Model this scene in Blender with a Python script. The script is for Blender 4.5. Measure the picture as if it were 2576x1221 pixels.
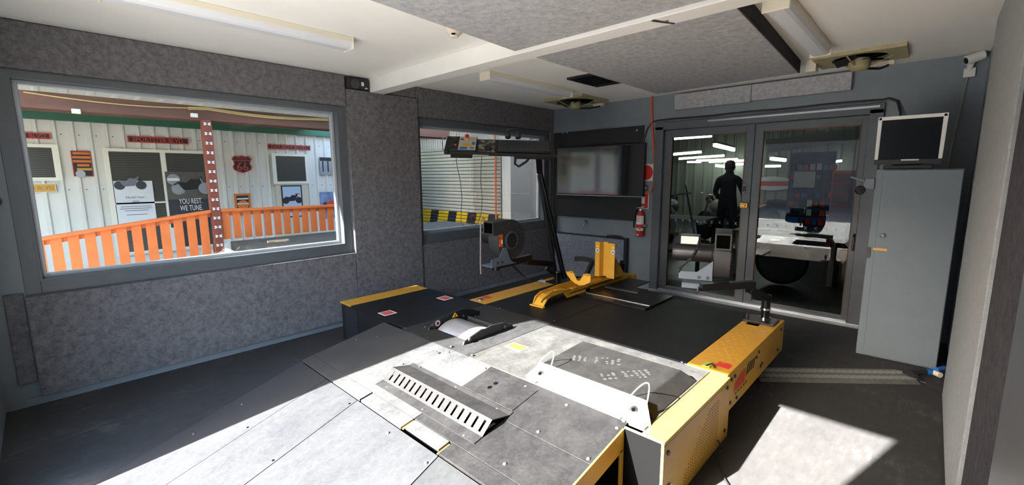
import bpy, bmesh, math, random
from mathutils import Vector, Matrix
for _o in list(bpy.data.objects): bpy.data.objects.remove(_o, do_unlink=True)
scene = bpy.context.scene
COL = scene.collection
random.seed(7)

# ---------------------------------------------------------------- camera
CAM = Vector((4.095, -0.2059, 1.4536))
_yaw, _pit, _rol, FPX = math.radians(-43.331), math.radians(8.506), math.radians(-0.3212), 1115.25
_f0 = Vector((math.sin(_yaw), math.cos(_yaw), 0)); _r0 = Vector((math.cos(_yaw), -math.sin(_yaw), 0)); _u0 = Vector((0, 0, 1))
FW = _f0*math.cos(_pit) - _u0*math.sin(_pit)
_up = _u0*math.cos(_pit) + _f0*math.sin(_pit)
RT = _r0*math.cos(_rol) + _up*math.sin(_rol)
UP = _up*math.cos(_rol) - _r0*math.sin(_rol)
cd = bpy.data.cameras.new('camera'); co = bpy.data.objects.new('camera', cd); COL.objects.link(co)
cd.sensor_fit = 'HORIZONTAL'; cd.sensor_width = 36.0; cd.lens = FPX/2576*36.0; cd.clip_start = 0.02; cd.clip_end = 300
co.matrix_world = Matrix(((RT.x, UP.x, -FW.x, CAM.x), (RT.y, UP.y, -FW.y, CAM.y), (RT.z, UP.z, -FW.z, CAM.z), (0, 0, 0, 1)))
scene.camera = co

# ---------------------------------------------------------------- sky, sun, exposure
SUN_DIR = Vector((0.41, 1.63, -1.0)).normalized()
SKY_STRENGTH, SUN_STRENGTH, EXPOSURE = 0.62, 25.0, 2.04
world = bpy.data.worlds.new('sky'); scene.world = world; world.use_nodes = True
wn = world.node_tree; wn.nodes.clear()
_wo = wn.nodes.new('ShaderNodeOutputWorld'); _wb = wn.nodes.new('ShaderNodeBackground'); _ws = wn.nodes.new('ShaderNodeTexSky')
_ws.sky_type = 'NISHITA'; _ws.sun_disc = False; _ws.sun_elevation = math.asin(-SUN_DIR.z)
_ws.sun_rotation = math.atan2(-SUN_DIR.x, -SUN_DIR.y); _ws.air_density = 1.0; _ws.dust_density = 2.0; _ws.ozone_density = 1.0
_wb.inputs['Strength'].default_value = SKY_STRENGTH
wn.links.new(_ws.outputs[0], _wb.inputs[0]); wn.links.new(_wb.outputs[0], _wo.inputs[0])
sl = bpy.data.lights.new('sun', 'SUN'); sl.energy = SUN_STRENGTH; sl.angle = 0.011; sl.color = (1.0, 0.975, 0.94)
so = bpy.data.objects.new('sun', sl); COL.objects.link(so); so.location = (-3, -12, 8)
so.rotation_euler = SUN_DIR.to_track_quat('-Z', 'Y').to_euler()
scene.view_settings.view_transform = 'Standard'; scene.view_settings.look = 'None'
scene.view_settings.exposure = EXPOSURE; scene.view_settings.gamma = 1.0; scene.view_settings.use_curve_mapping = False

# ---------------------------------------------------------------- helpers
def ray(px, py, **k):
    """photo pixel -> point on an axis-aligned plane of the room"""
    d = FW + RT*((px-1288)/FPX) + UP*((610.5-py)/FPX)
    a, v = list(k.items())[0]; i = 'xyz'.index(a)
    return CAM + d*((v-CAM[i])/d[i])
def rayd(px, py, depth):
    return CAM + (FW + RT*((px-1288)/FPX) + UP*((610.5-py)/FPX))*depth
def rays(px, py, y0, z0, s):
    """photo pixel -> point on the plane z = z0 + s (y - y0)"""
    d = FW + RT*((px-1288)/FPX) + UP*((610.5-py)/FPX)
    return CAM + d*((z0 + s*(CAM.y-y0) - CAM.z)/(d.z - s*d.y))
def wloc(o):
    v = Vector((0, 0, 0))
    while o is not None:
        v += o.location; o = o.parent
    return v
def sr(r, g, b):
    f = lambda c: (c/12.92 if c <= 0.04045 else ((c+0.055)/1.055)**2.4)
    return (f(r/255), f(g/255), f(b/255))

class MB:
    """collects solids given in room coordinates; build() links them as one mesh object"""
    def __init__(s): s.v = []; s.f = []; s.s = []; s.m = []; s.mi = 0
    def add(s, vs, fs, smooth=False):
        o = len(s.v); s.v += [Vector(v) for v in vs]
        for f in fs: s.f.append([i+o for i in f]); s.s.append(smooth); s.m.append(s.mi)
        return s
    def box(s, x0, x1, y0, y1, z0, z1):
        return s.add([(x0,y0,z0),(x1,y0,z0),(x1,y1,z0),(x0,y1,z0),(x0,y0,z1),(x1,y0,z1),(x1,y1,z1),(x0,y1,z1)],
                     [(0,3,2,1),(4,5,6,7),(0,1,5,4),(1,2,6,5),(2,3,7,6),(3,0,4,7)])
    def hexa(s, b, t):
        return s.add(list(b)+list(t), [(0,3,2,1),(4,5,6,7),(0,1,5,4),(1,2,6,5),(2,3,7,6),(3,0,4,7)])
    def bar(s, p0, p1, w, h, up=(0,0,1)):
        """square bar between two points, w across, h along 'up'"""
        p0, p1 = Vector(p0), Vector(p1); d = (p1-p0).normalized(); up = Vector(up)
        a = d.cross(up)
        if a.length < 1e-4: a = d.cross(Vector((1,0,0)))
        a.normalize(); b = a.cross(d).normalized(); a = a*(w/2); b = b*(h/2)
        return s.hexa([p0-a-b, p0+a-b, p0+a+b, p0-a+b], [p1-a-b, p1+a-b, p1+a+b, p1-a+b])
    def cyl(s, p0, p1, r0, r1=None, n=16, caps=True, smooth=True):
        p0, p1 = Vector(p0), Vector(p1); r1 = r0 if r1 is None else r1
        d = (p1-p0).normalized(); a = d.cross(Vector((0,0,1)))
        if a.length < 1e-3: a = d.cross(Vector((1,0,0)))
        a.normalize(); b = d.cross(a)
        vs = []
        for p, r in ((p0, r0), (p1, r1)):
            for i in range(n):
                t = 2*math.pi*i/n; vs.append(p + a*(r*math.cos(t)) + b*(r*math.sin(t)))
        s.add(vs, [(i, (i+1) % n, n+(i+1) % n, n+i) for i in range(n)], smooth)
        if caps:
            o = len(s.v)-2*n
            s.f.append([o+i for i in range(n)][::-1]); s.s.append(False); s.m.append(s.mi)
            s.f.append([o+n+i for i in range(n)]); s.s.append(False); s.m.append(s.mi)
        return s
    def tube(s, pts, r, n=8):
        pts = [Vector(p) for p in pts]; rings = []; pa = None
        for i, p in enumerate(pts):
            d = (pts[min(i+1, len(pts)-1)] - pts[max(i-1, 0)]).normalized()
            if pa is None:
                a = d.cross(Vector((0,0,1)))
                if a.length < 1e-3: a = d.cross(Vector((1,0,0)))
            else: a = pa - d*pa.dot(d)
            a.normalize(); pa = a; b = d.cross(a)
            rings.append([p + a*(r*math.cos(2*math.pi*k/n)) + b*(r*math.sin(2*math.pi*k/n)) for k in range(n)])
        vs = [v for rg in rings for v in rg]; fs = []
        for i in range(len(pts)-1):
            for k in range(n): fs.append((i*n+k, i*n+(k+1) % n, (i+1)*n+(k+1) % n, (i+1)*n+k))
        fs += [tuple(range(n))[::-1], tuple((len(pts)-1)*n+k for k in range(n))]
        return s.add(vs, fs, True)
    def prism(s, poly, axis, a, b):
        """poly: list of 2-D points in the plane normal to axis ('x': (y,z), 'y': (x,z), 'z': (x,y))"""
        P = {'x': lambda p, t: (t, p[0], p[1]), 'y': lambda p, t: (p[0], t, p[1]), 'z': lambda p, t: (p[0], p[1], t)}[axis]
        n = len(poly)
        return s.add([P(p, a) for p in poly]+[P(p, b) for p in poly],
                     [tuple(range(n)), tuple(range(n, 2*n))[::-1]]+[(i, n+i, n+(i+1) % n, (i+1) % n) for i in range(n)])
    def lathe(s, prof, org, axis=(0,0,1), n=20):
        org = Vector(org); d = Vector(axis).normalized(); a = d.cross(Vector((0,0,1)))
        if a.length < 1e-3: a = Vector((1,0,0))
        a.normalize(); b = d.cross(a); vs = []; m = len(prof)
        for r, h in prof:
            for i in range(n):
                t = 2*math.pi*i/n; vs.append(org + d*h + a*(r*math.cos(t)) + b*(r*math.sin(t)))
        fs = [(j*n+i, j*n+(i+1) % n, (j+1)*n+(i+1) % n, (j+1)*n+i) for j in range(m-1) for i in range(n)]
        if prof[0][0] > 1e-5: fs.append(tuple(range(n))[::-1])
        if prof[-1][0] > 1e-5: fs.append(tuple((m-1)*n+i for i in range(n)))
        return s.add(vs, fs, True)
    def xf(s, mat):
        s.v = [mat @ v for v in s.v]; return s
    def build(s, name, mat, parent=None, bev=0.0, kind=None, label=None, seg=2, local=False):
        org = Vector((0,0,0)) if local else wloc(parent); me = bpy.data.meshes.new(name)
        me.from_pydata([tuple(v-org) for v in s.v], [], s.f)
        bm = bmesh.new(); bm.from_mesh(me)
        bmesh.ops.remove_doubles(bm, verts=bm.verts, dist=1e-6)
        bmesh.ops.recalc_face_normals(bm, faces=bm.faces); bm.to_mesh(me); bm.free()
        for m_ in (mat if isinstance(mat, (list, tuple)) else [mat]): me.materials.append(m_)
        if len(me.polygons) == len(s.s):
            for p, sm, mi in zip(me.polygons, s.s, s.m): p.use_smooth = sm; p.material_index = mi
            if any(s.s): me.set_sharp_from_angle(angle=math.radians(40))
        o = bpy.data.objects.new(name, me); COL.objects.link(o); o.parent = parent
        if bev > 0:
            md = o.modifiers.new('bevel', 'BEVEL'); md.width = bev; md.segments = seg; md.limit_method = 'ANGLE'; md.angle_limit = math.radians(40)
        if kind: o['kind'] = kind
        if label: o['label'] = label
        return o

def inst(me, name, parent, loc, rot=None):
    """another object that shares mesh data"""
    o = bpy.data.objects.new(name, me); COL.objects.link(o); o.parent = parent
    o.location = Vector(loc) - wloc(parent)
    if rot is not None: o.rotation_euler = rot
    return o
def thing(name, label, cat, loc=(0,0,0), group=None):
    o = bpy.data.objects.new(name, None); COL.objects.link(o); o.location = loc
    o.empty_display_size = 0.05; o['label'] = label; o['category'] = cat
    if group: o['group'] = group
    return o
def tag(o, label, cat, group=None, kind=None):
    o['label'] = label; o['category'] = cat
    if group: o['group'] = group
    if kind: o['kind'] = kind
    return o
def struct(o):
    o['kind'] = 'structure'; return o
def text(body, size, org, xd, yd, mat, parent, name='lettering', ext=0.0006, sx=1.0, align='CENTER', label=None, fit=None):
    """flat lettering as a mesh; org centre-left baseline, xd reading direction, yd up"""
    cu = bpy.data.curves.new(name, 'FONT'); cu.body = body; cu.size = size; cu.align_x = align; cu.align_y = 'CENTER'; cu.extrude = ext
    cu.resolution_u = 3
    t = bpy.data.objects.new(name, cu); COL.objects.link(t); bpy.context.view_layer.update()
    me = bpy.data.meshes.new_from_object(t); bpy.data.objects.remove(t); bpy.data.curves.remove(cu)
    me.materials.clear(); me.materials.append(mat); me.name = name
    xd = Vector(xd).normalized(); yd = Vector(yd).normalized(); zd = xd.cross(yd)
    sy = 1.0
    if fit:
        xs = [v.co.x for v in me.vertices]; ys = [v.co.y for v in me.vertices]; sx = fit[0]/(max(xs)-min(xs)); sy = fit[1]/(max(ys)-min(ys)); my = (max(ys)+min(ys))/2
        for v in me.vertices: v.co.y -= my
    base = wloc(parent); org = Vector(org)
    for v in me.vertices: v.co = org - base + xd*(v.co.x*sx) + yd*(v.co.y*sy) + zd*v.co.z
    o = bpy.data.objects.new(name, me); COL.objects.link(o); o.parent = parent
    if label: o['label'] = label
    return o

# ---------------------------------------------------------------- materials (all procedural)
def nt(name):
    m = bpy.data.materials.new(name); m.use_nodes = True; t = m.node_tree; t.nodes.clear()
    out = t.nodes.new('ShaderNodeOutputMaterial'); b = t.nodes.new('ShaderNodeBsdfPrincipled'); t.links.new(b.outputs[0], out.inputs[0])
    return m, t, b, out
def noise(t, scale, detail=4, rough=0.6, vec=None, stretch=None, dist=0.0):
    n = t.nodes.new('ShaderNodeTexNoise'); n.inputs['Scale'].default_value = scale; n.inputs['Detail'].default_value = detail
    n.inputs['Roughness'].default_value = rough; n.inputs['Distortion'].default_value = dist
    tc = t.nodes.new('ShaderNodeTexCoord'); src = tc.outputs['Object']
    if stretch:
        mp = t.nodes.new('ShaderNodeMapping'); mp.inputs['Scale'].default_value = stretch; t.links.new(src, mp.inputs[0]); src = mp.outputs[0]
    t.links.new(src, n.inputs['Vector']); return n
def ramp(t, fac, stops):
    r = t.nodes.new('ShaderNodeValToRGB'); t.links.new(fac, r.inputs[0]); e = r.color_ramp.elements
    while len(e) < len(stops): e.new(0.5)
    for el, (p, c) in zip(e, stops): el.position = p; el.color = (c[0], c[1], c[2], 1) if not isinstance(c, (int, float)) else (c, c, c, 1)
    return r
def mixc(t, fac, a, b, mode='MIX'):
    m = t.nodes.new('ShaderNodeMix'); m.data_type = 'RGBA'; m.blend_type = mode
    for inp, v in ((m.inputs[0], fac), (m.inputs[6], a), (m.inputs[7], b)):
        if hasattr(v, 'is_linked'): t.links.new(v, inp)
        else: inp.default_value = v if isinstance(v, (int, float)) else (v[0], v[1], v[2], 1)
    return m.outputs[2]
def bump(t, b, h, strength, dist=0.01):
    n = t.nodes.new('ShaderNodeBump'); n.inputs['Strength'].default_value = strength; n.inputs['Distance'].default_value = dist
    t.links.new(h, n.inputs['Height']); t.links.new(n.outputs[0], b.inputs['Normal'])
def mat(name, col, rough=0.5, metal=0.0, var=0.0, vscale=8.0, bmp=0.0, bscale=60.0, spec=0.5, coat=0.0, stretch=None):
    m, t, b, out = nt(name)
    b.inputs['Roughness'].default_value = rough; b.inputs['Metallic'].default_value = metal; b.inputs['Specular IOR Level'].default_value = spec
    b.inputs['Coat Weight'].default_value = coat; b.inputs['Coat Roughness'].default_value = 0.08
    if var > 0:
        n = noise(t, vscale, 5, 0.6, stretch=stretch)
        r = ramp(t, n.outputs[0], [(0.3, tuple(c*(1-var) for c in col)), (0.7, tuple(min(1, c*(1+var)) for c in col))])
        t.links.new(r.outputs[0], b.inputs['Base Color'])
    else: b.inputs['Base Color'].default_value = (*col, 1)
    if bmp > 0: bump(t, b, noise(t, bscale, 3, stretch=stretch).outputs[0], bmp, 0.004)
    return m
def glow(name, col, strength):
    m, t, b, out = nt(name); b.inputs['Base Color'].default_value = (*col, 1)
    b.inputs['Emission Color'].default_value = (*col, 1); b.inputs['Emission Strength'].default_value = strength; return m
def carpet(name, col, amp=0.32, stretch=(1,1,1)):
    m, t, b, out = nt(name); b.inputs['Roughness'].default_value = 1.0; b.inputs['Specular IOR Level'].default_value = 0.05
    a = noise(t, 26, 3, 0.65, stretch=stretch, dist=0.4); c = noise(t, 140, 3, 0.7, stretch=stretch)
    mx = mixc(t, 0.45, a.outputs[0], c.outputs[0])
    r = ramp(t, mx, [(0.36, tuple(k*(1-amp) for k in col)), (0.5, col), (0.64, tuple(k*(1+amp) for k in col))])
    t.links.new(r.outputs[0], b.inputs['Base Color']); bump(t, b, c.outputs[0], 0.5, 0.004); return m
def rubber(name, dark, dust, lo, hi, scale=3.0, rough=0.62, st=None):
    """black deck sheet with dust and scuffs; lo/hi set how much of it is dusty"""
    m, t, b, out = nt(name)
    n1 = noise(t, scale, 8, 0.68, dist=0.8 if st is None else 0.2, stretch=st); n2 = noise(t, scale*11, 5, 0.7, dist=0.3); n3 = noise(t, scale*3.2, 3, 0.5, stretch=(1, 0.35, 1))
    n4 = noise(t, scale*34, 4, 0.75, dist=1.2)
    k = mixc(t, 0.4, n1.outputs[0], n2.outputs[0]); k = mixc(t, 0.25, k, n3.outputs[0]); k = mixc(t, 0.28, k, n4.outputs[0])
    f = ramp(t, k, [(lo, 0.0), (hi, 1.0)])
    t.links.new(mixc(t, f.outputs[0], dark, dust), b.inputs['Base Color'])
    rr = ramp(t, k, [(lo, rough-0.12), (hi, min(1, rough+0.25))]); t.links.new(rr.outputs[0], b.inputs['Roughness'])
    b.inputs['Specular IOR Level'].default_value = 0.22; bump(t, b, n2.outputs[0], 0.12, 0.003); return m
def glass(name, tint=(1,1,1), refl=1.0, ior=1.5):
    m = bpy.data.materials.new(name); m.use_nodes = True; t = m.node_tree; t.nodes.clear()
    out = t.nodes.new('ShaderNodeOutputMaterial'); mx = t.nodes.new('ShaderNodeMixShader'); tr = t.nodes.new('ShaderNodeBsdfTransparent'); gl = t.nodes.new('ShaderNodeBsdfGlossy')
    fr = t.nodes.new('ShaderNodeFresnel'); fr.inputs[0].default_value = ior; tr.inputs[0].default_value = (*tint, 1); gl.inputs['Roughness'].default_value = 0.0
    mu = t.nodes.new('ShaderNodeMath'); mu.operation = 'MULTIPLY'; mu.inputs[1].default_value = refl; t.links.new(fr.outputs[0], mu.inputs[0])
    t.links.new(mu.outputs[0], mx.inputs[0]); t.links.new(tr.outputs[0], mx.inputs[1]); t.links.new(gl.outputs[0], mx.inputs[2]); t.links.new(mx.outputs[0], out.inputs[0])
    return m

m_carpet = carpet('grey_carpet', sr(114,112,114), 0.36)
m_carpet2 = carpet('dark_carpet', sr(74,72,74))
m_carpet_lit = carpet('lit_carpet', sr(160,161,160), 0.12)  # grey carpet made paler for the doorway light on the right wall panel
m_carpet_c = carpet('ceiling_carpet', sr(170,170,171), 0.26)
m_paint = mat('blue_grey_paint', sr(122,130,136), 0.45, var=0.06, vscale=5)
m_trim = mat('grey_trim_paint', sr(90,94,98), 0.38, var=0.08, vscale=9)
m_white = mat('white_ceiling_paint', sr(246,244,238), 0.7, var=0.02, vscale=3)
m_beam = mat('white_gloss_paint', sr(238,236,230), 0.4, var=0.02)
m_floor, _t, _b, _ = nt('dark_floor')
_n1 = noise(_t, 2.2, 8, 0.7); _n2 = noise(_t, 30, 4, 0.7, stretch=(1, 0.3, 1)); _k = mixc(_t, 0.45, _n1.outputs[0], _n2.outputs[0])
_t.links.new(ramp(_t, _k, [(0.33, sr(46,45,45)), (0.55, sr(60,59,58)), (0.66, sr(88,86,82))]).outputs[0], _b.inputs['Base Color'])
_b.inputs['Roughness'].default_value = 0.72; bump(_t, _b, _n2.outputs[0], 0.15, 0.003)
m_alu = mat('aluminium', sr(190,195,200), 0.35, 0.85, var=0.05)
m_sash = mat('grey_aluminium_sash', sr(178,184,190), 0.4, 0.2)
m_glass = glass('window_glass', (0.96,0.97,0.96), 0.6)
m_doorglass = glass('door_glass', (0.78,0.82,0.81), 0.75)
m_black = mat('black_paint', (0.012,0.012,0.013), 0.38, bmp=0.05, bscale=40)
m_blackgloss = mat('glossy_black', (0.006,0.006,0.007), 0.28, spec=0.3)
m_blackmatt = mat('matt_black', (0.012,0.012,0.012), 0.8)
m_plastic = mat('black_plastic', (0.016,0.016,0.017), 0.5)
m_dgrey = mat('dark_grey_metal', sr(62,64,68), 0.45, var=0.1)
m_chrome = mat('chrome', (0.75,0.75,0.76), 0.12, 1.0)
m_steel = mat('brushed_steel', (0.42,0.42,0.43), 0.34, 0.6, var=0.2, vscale=30, stretch=(0.2, 6, 6))
m_yellow = mat('yellow_paint', sr(202,151,50), 0.42, var=0.06, vscale=12, bmp=0.04, bscale=90)
m_red = mat('red_plastic', sr(196,34,30), 0.4)
m_orange = mat('orange_plastic', sr(222,92,34), 0.45)
m_whitep = mat('white_plastic', sr(232,230,224), 0.45)
m_cream = mat('cream_plastic', sr(226,218,200), 0.5)
m_blue = mat('blue_plastic', sr(28,110,196), 0.4)
m_paper = mat('paper_white', sr(222,222,222), 0.8)
m_bolt = mat('zinc_bolt', (0.07,0.07,0.068), 0.5, 0.5)
m_hole = mat('dark_recess', (0.002,0.002,0.002), 1.0, spec=0.0)
# ---------------------------------------------------------------- room shell
YF0, YF1, YB, XR, ZC = -0.56, -0.50, 5.03, 4.32, 2.40
struct(MB().box(-0.2, XR+0.1, YF0, YB+0.12, -0.12, 0.0).build('floor', m_floor))
ceil = struct(MB().box(-0.2, XR+0.1, YF0, YB+0.12, ZC, ZC+0.1).build('ceiling', m_white))
# left wall with two window openings
W1 = (-0.262, 1.80, 0.80, 2.076); W2 = (2.70, 4.86, 0.80, 2.03)
w = MB()
w.box(-0.18, -0.03, YF0, W1[0], 0, ZC); w.box(-0.18, -0.03, W1[0], W1[1], 0, W1[2]); w.box(-0.18, -0.03, W1[0], W1[1], W1[3], ZC)
w.box(-0.18, -0.03, W1[1], W2[0], 0, ZC); w.box(-0.18, -0.03, W2[0], W2[1], 0, W2[2]); w.box(-0.18, -0.03, W2[0], W2[1], W2[3], ZC)
w.box(-0.18, -0.03, W2[1], YB+0.12, 0, ZC)
wall_l = struct(w.build('wall_left', m_paint))
def panel(x0, x1, y0, y1, z0, z1, m=None, parent=wall_l, bev=0.004):
    return MB().box(x0, x1, y0, y1, z0, z1).build('acoustic_panel', m or m_carpet, parent, bev)
panel(-0.03, 0, -0.50, 1.868, 2.115, 2.395)
panel(-0.03, 0.025, -0.338, 1.868, 0.056, 0.716)
panel(-0.03, -0.012, -0.43, -0.344, 0.15, 0.74)
panel(-0.03, 0.025, 1.872, 2.656, 0.056, 2.272)
panel(-0.03, 0.002, 2.275, 2.656, 2.276, 2.395)
panel(-0.03, 0.006, 2.66, 5.025, 2.095, 2.395)
panel(-0.03, 0, 2.66, 3.515, 0.056, 0.695); panel(-0.03, 0, 3.52, 4.30, 0.056, 0.695); panel(-0.03, 0, 4.305, 5.025, 0.056, 0.695)
panel(-0.03, 0.0, 4.965, 5.025, 0.70, 2.09)
struct(MB().box(-0.03, -0.006, -0.5, 5.03, 0.0, 0.052).build('baseboard_left', m_paint))
def window(n, W, out, sashw, mull=None):
    y0, y1, z0, z1 = W; oy0, oy1, oz0, oz1 = out
    r = bpy.data.objects.new('window_%d' % n, None); COL.objects.link(r); r.location = (-0.1, (y0+y1)/2, z0); r['kind'] = 'structure'
    f = MB()
    X = -0.025; f.box(-0.03, X, oy0, y0, oz0, oz1); f.box(-0.03, X, y1, oy1, oz0, oz1); f.box(-0.03, X, y0, y1, oz0, z0); f.box(-0.03, X, y0, y1, z1, oz1)
    f.build('window_frame', m_trim, r, 0.004)
    q = MB(); t = 0.012
    q.box(-0.17, -0.026, y0-0.001, y0+t, z0, z1); q.box(-0.17, -0.026, y1-t, y1+0.001, z0, z1); q.box(-0.17, -0.026, y0+t, y1-t, z0-0.001, z0+t); q.box(-0.17, -0.026, y0+t, y1-t, z1-t, z1+0.001)
    q.build('window_reveal', m_trim, r)
    s = MB(); a = sashw
    s.box(-0.15, -0.105, y0+t, y0+t+a, z0+t, z1-t); s.box(-0.15, -0.105, y1-t-a, y1-t, z0+t, z1-t); s.box(-0.15, -0.105, y0+t+a, y1-t-a, z0+t, z0+t+a); s.box(-0.15, -0.105, y0+t+a, y1-t-a, z1-t-a, z1-t)
    s.build('sash', m_sash, r, 0.004)
    MB().box(-0.131, -0.127, y0+t+a-0.005, y1-t-a+0.005, z0+t+a-0.005, z1-t-a+0.005).build('glass_pane', m_glass, r)
    return r
window(1, W1, (-0.335, 1.865, 0.72, 2.112), 0.024)
window(2, W2, (2.661, 4.962, 0.70, 2.092), 0.03)
# back wall with the door opening
DX0, DX1, DZ = 1.64, 3.66, 2.03
w = MB(); w.box(-0.18, DX0, YB, YB+0.12, 0, ZC); w.box(DX1, XR+0.1, YB, YB+0.12, 0, ZC); w.box(DX0, DX1, YB, YB+0.12, DZ, ZC)
wall_b = struct(w.build('wall_back', m_paint))
panel(1.82, 2.63, 4.965, 5.03, 2.205, 2.378, m_carpet_c, wall_b); panel(2.634, 3.465, 4.965, 5.03, 2.215, 2.378, m_carpet_c, wall_b)
d = bpy.data.objects.new('door_1', None); COL.objects.link(d); d.location = ((DX0+DX1)/2, YB+0.04, 0); d['kind'] = 'structure'
f = MB(); f.box(DX0-0.06, DX0+0.045, YB-0.035, YB+0.1, 0, DZ); f.box(DX1-0.045, DX1+0.06, YB-0.035, YB+0.1, 0, DZ); f.box(DX0-0.06, DX1+0.06, YB-0.035, YB+0.1, DZ-0.04, DZ+0.05)
f.build('door_frame', m_trim, d, 0.005)
MB().box(DX0-0.06, DX1+0.06, YB-0.05, YB+0.1, 0.0, 0.035).box(DX0+0.05, DX1-0.05, YB-0.02, YB+0.02, 0.035, 0.05).build('door_sill', m_alu, d, 0.003)
MB().box(2.2, DX1+0.03, YB-0.05, YB-0.034, DZ+0.012, DZ+0.032).build('drip_rail', m_alu, d, 0.003)
def leaf(x0, x1, gx0, gx1, yo):
    l = MB(); y0, y1 = YB+yo, YB+yo+0.045
    l.box(x0, gx0, y0, y1, 0.04, 1.985); l.box(gx1, x1, y0, y1, 0.04, 1.985); l.box(gx0, gx1, y0, y1, 0.04, 0.085); l.box(gx0, gx1, y0, y1, 1.905, 1.985)
    lo = l.build('door_leaf', m_trim, d, 0.004)
    b = MB(); t = 0.008
    b.box(gx0, gx0+t, y0-0.004, y0+0.01, 0.085, 1.905); b.box(gx1-t, gx1, y0-0.004, y0+0.01, 0.085, 1.905); b.box(gx0, gx1, y0-0.004, y0+0.01, 1.897, 1.905)
    b.build('glazing_bead', mat('brown_bead', sr(110,78,58), 0.6), lo)
    MB().box(gx0-0.004, gx1+0.004, y0+0.018, y0+0.023, 0.08, 1.91).build('glass_pane', m_doorglass, lo)
    return lo
lfl = leaf(DX0+0.045, 2.672, 1.775, 2.592, 0.02); lfr = leaf(2.676, DX1-0.045, 2.752, 3.568, 0.02)
for i in range(9):
    for (lf, a0, da) in ((lfl, 1.86, 0.085), (lfr, 2.86, 0.085)):
        if lf is lfr and i > 7: continue
        xx = a0+i*da; k = MB()
        k.bar((xx-0.011, YB+0.036, 0.905), (xx+0.011, YB+0.036, 0.935), 0.002, 0.006, (0,1,0)); k.bar((xx+0.011, YB+0.036, 0.905), (xx-0.011, YB+0.036, 0.935), 0.002, 0.006, (0,1,0))
        k.build('safety_decal', m_whitep, lf)
MB().box(2.585, 2.66, YB-0.012, YB+0.02, 1.10, 1.155).box(2.605, 2.64, YB-0.024, YB-0.01, 1.112, 1.143).build('latch', mat('brass', sr(190,140,70), 0.35, 0.8), lfl, 0.003)
MB().box(2.6, 2.625, YB-0.004, YB+0.02, 1.26, 1.35).build('lock_plate', m_chrome, lfl, 0.002); MB().tube([(2.612,YB-0.005,1.275),(2.612,YB-0.03,1.28),(2.612,YB-0.03,1.33),(2.612,YB-0.005,1.335)],0.006,6).build('door_handle', m_black, lfl)
MB().tube([(3.6,YB+0.01,0.74),(3.6,YB-0.035,0.76),(3.6,YB-0.035,0.87),(3.6,YB+0.01,0.89)],0.009,6).build('door_handle', m_black, lfr)
# right wall
wall_r = struct(MB().box(XR, XR+0.1, YF0, YB+0.12, 0, ZC).build('wall_right', m_paint))
panel(4.272, XR, 2.10, 3.70, 0.02, 2.34, m_carpet_lit, wall_r)
panel(4.285, XR, 1.30, 2.095, 0.02, 2.34, m_carpet2, wall_r)
MB().box(4.262, XR, 0.72, 1.29, 0.0, 2.3).build('painted_jamb', m_trim, wall_r, 0.004)
# front wall (behind the photographer) with the open doorway the sun comes through
FX0, FX1, FZ = 1.23, 3.23, 2.105
w = MB(); w.box(-0.18, FX0, YF0, YF1, 0, ZC); w.box(FX1, XR+0.1, YF0, YF1, 0, ZC); w.box(FX0, FX1, YF0, YF1, FZ, ZC)
struct(w.build('wall_front', m_paint))
# ceiling beam, acoustic rafts and the fittings under the ceiling
bm_ = MB().box(-0.02, XR, 2.115, 2.262, 2.268, ZC).build('ceiling_beam', m_beam, ceil, 0.004)
MB().bar((2.93,2.117,2.262),(2.99,2.255,2.2665),0.012,0.004).bar((2.95,2.19,2.2665),(2.99,2.18,2.262),0.006,0.004).build('paint_chip', m_dgrey, bm_)
MB().prism([(2.147,-0.1),(3.9,-0.1),(3.9,2.112),(1.945,2.112)], 'z', 2.29, ZC).build('acoustic_panel', m_carpet_c, ceil, 0.004)
MB().prism([(1.918,2.28),(3.278,2.28),(3.178,4.30),(1.893,4.36)], 'z', 2.30, ZC).build('acoustic_panel', m_carpet_c, ceil, 0.004)
MB().prism([(3.2785,2.28),(3.286,2.28),(3.186,4.30),(3.1785,4.30)], 'z', 2.30, ZC).build('acoustic_panel_edge', m_carpet2, ceil)
# ---------------------------------------------------------------- chassis dynamometer
H = 0.352
SL = 0.175                       # slope of the front plate
m_deck = rubber('deck_rubber', sr(22,24,26), sr(50,50,50), 0.50, 0.80, 2.4)
m_rollp = rubber('roller_plate_rubber', sr(29,30,32), sr(57,57,56), 0.40, 0.68, 3.6)
m_deckd = rubber('deck_dusty', sr(39,39,39), sr(71,71,69), 0.38, 0.66, 4.5)
m_deckr = rubber('deck_rubber_right', sr(21,21,22), sr(40,40,39), 0.44, 0.74, 3.6)
m_front = rubber('front_plate_rubber', sr(35,37,40), sr(64,64,63), 0.36, 0.62, 3.6)
m_ramp = rubber('ramp_rubber', sr(34,36,40), sr(51,52,53), 0.34, 0.62, 3.0, st=(1,0.22,1))
m_ramp2 = rubber('ramp_rubber_dark', sr(29,31,33), sr(44,45,46), 0.40, 0.64, 3.0, st=(1,0.22,1))
m_mat = rubber('mat_rubber', sr(20,20,20), sr(37,36,34), 0.44, 0.76, 5.0, 0.8)
dy = thing('motorcycle_dynamometer', 'large black and yellow rolling road dynamometer with steel drum filling the room', 'dynamometer', (2.2, 2.4, 0))
def zs(y): return H - SL*(1.5-y) if y < 1.5 else H
# lower bodies
MB().box(1.37, 3.28, 1.52, 3.58, 0.02, H-0.16).build('base_frame', m_blackmatt, dy)
lb = MB(); lb.box(0.335, 1.36, 1.545, 2.345, 0.0, H-0.014)
box_ = lb.build('side_housing', m_black, dy, 0.003)
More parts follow.
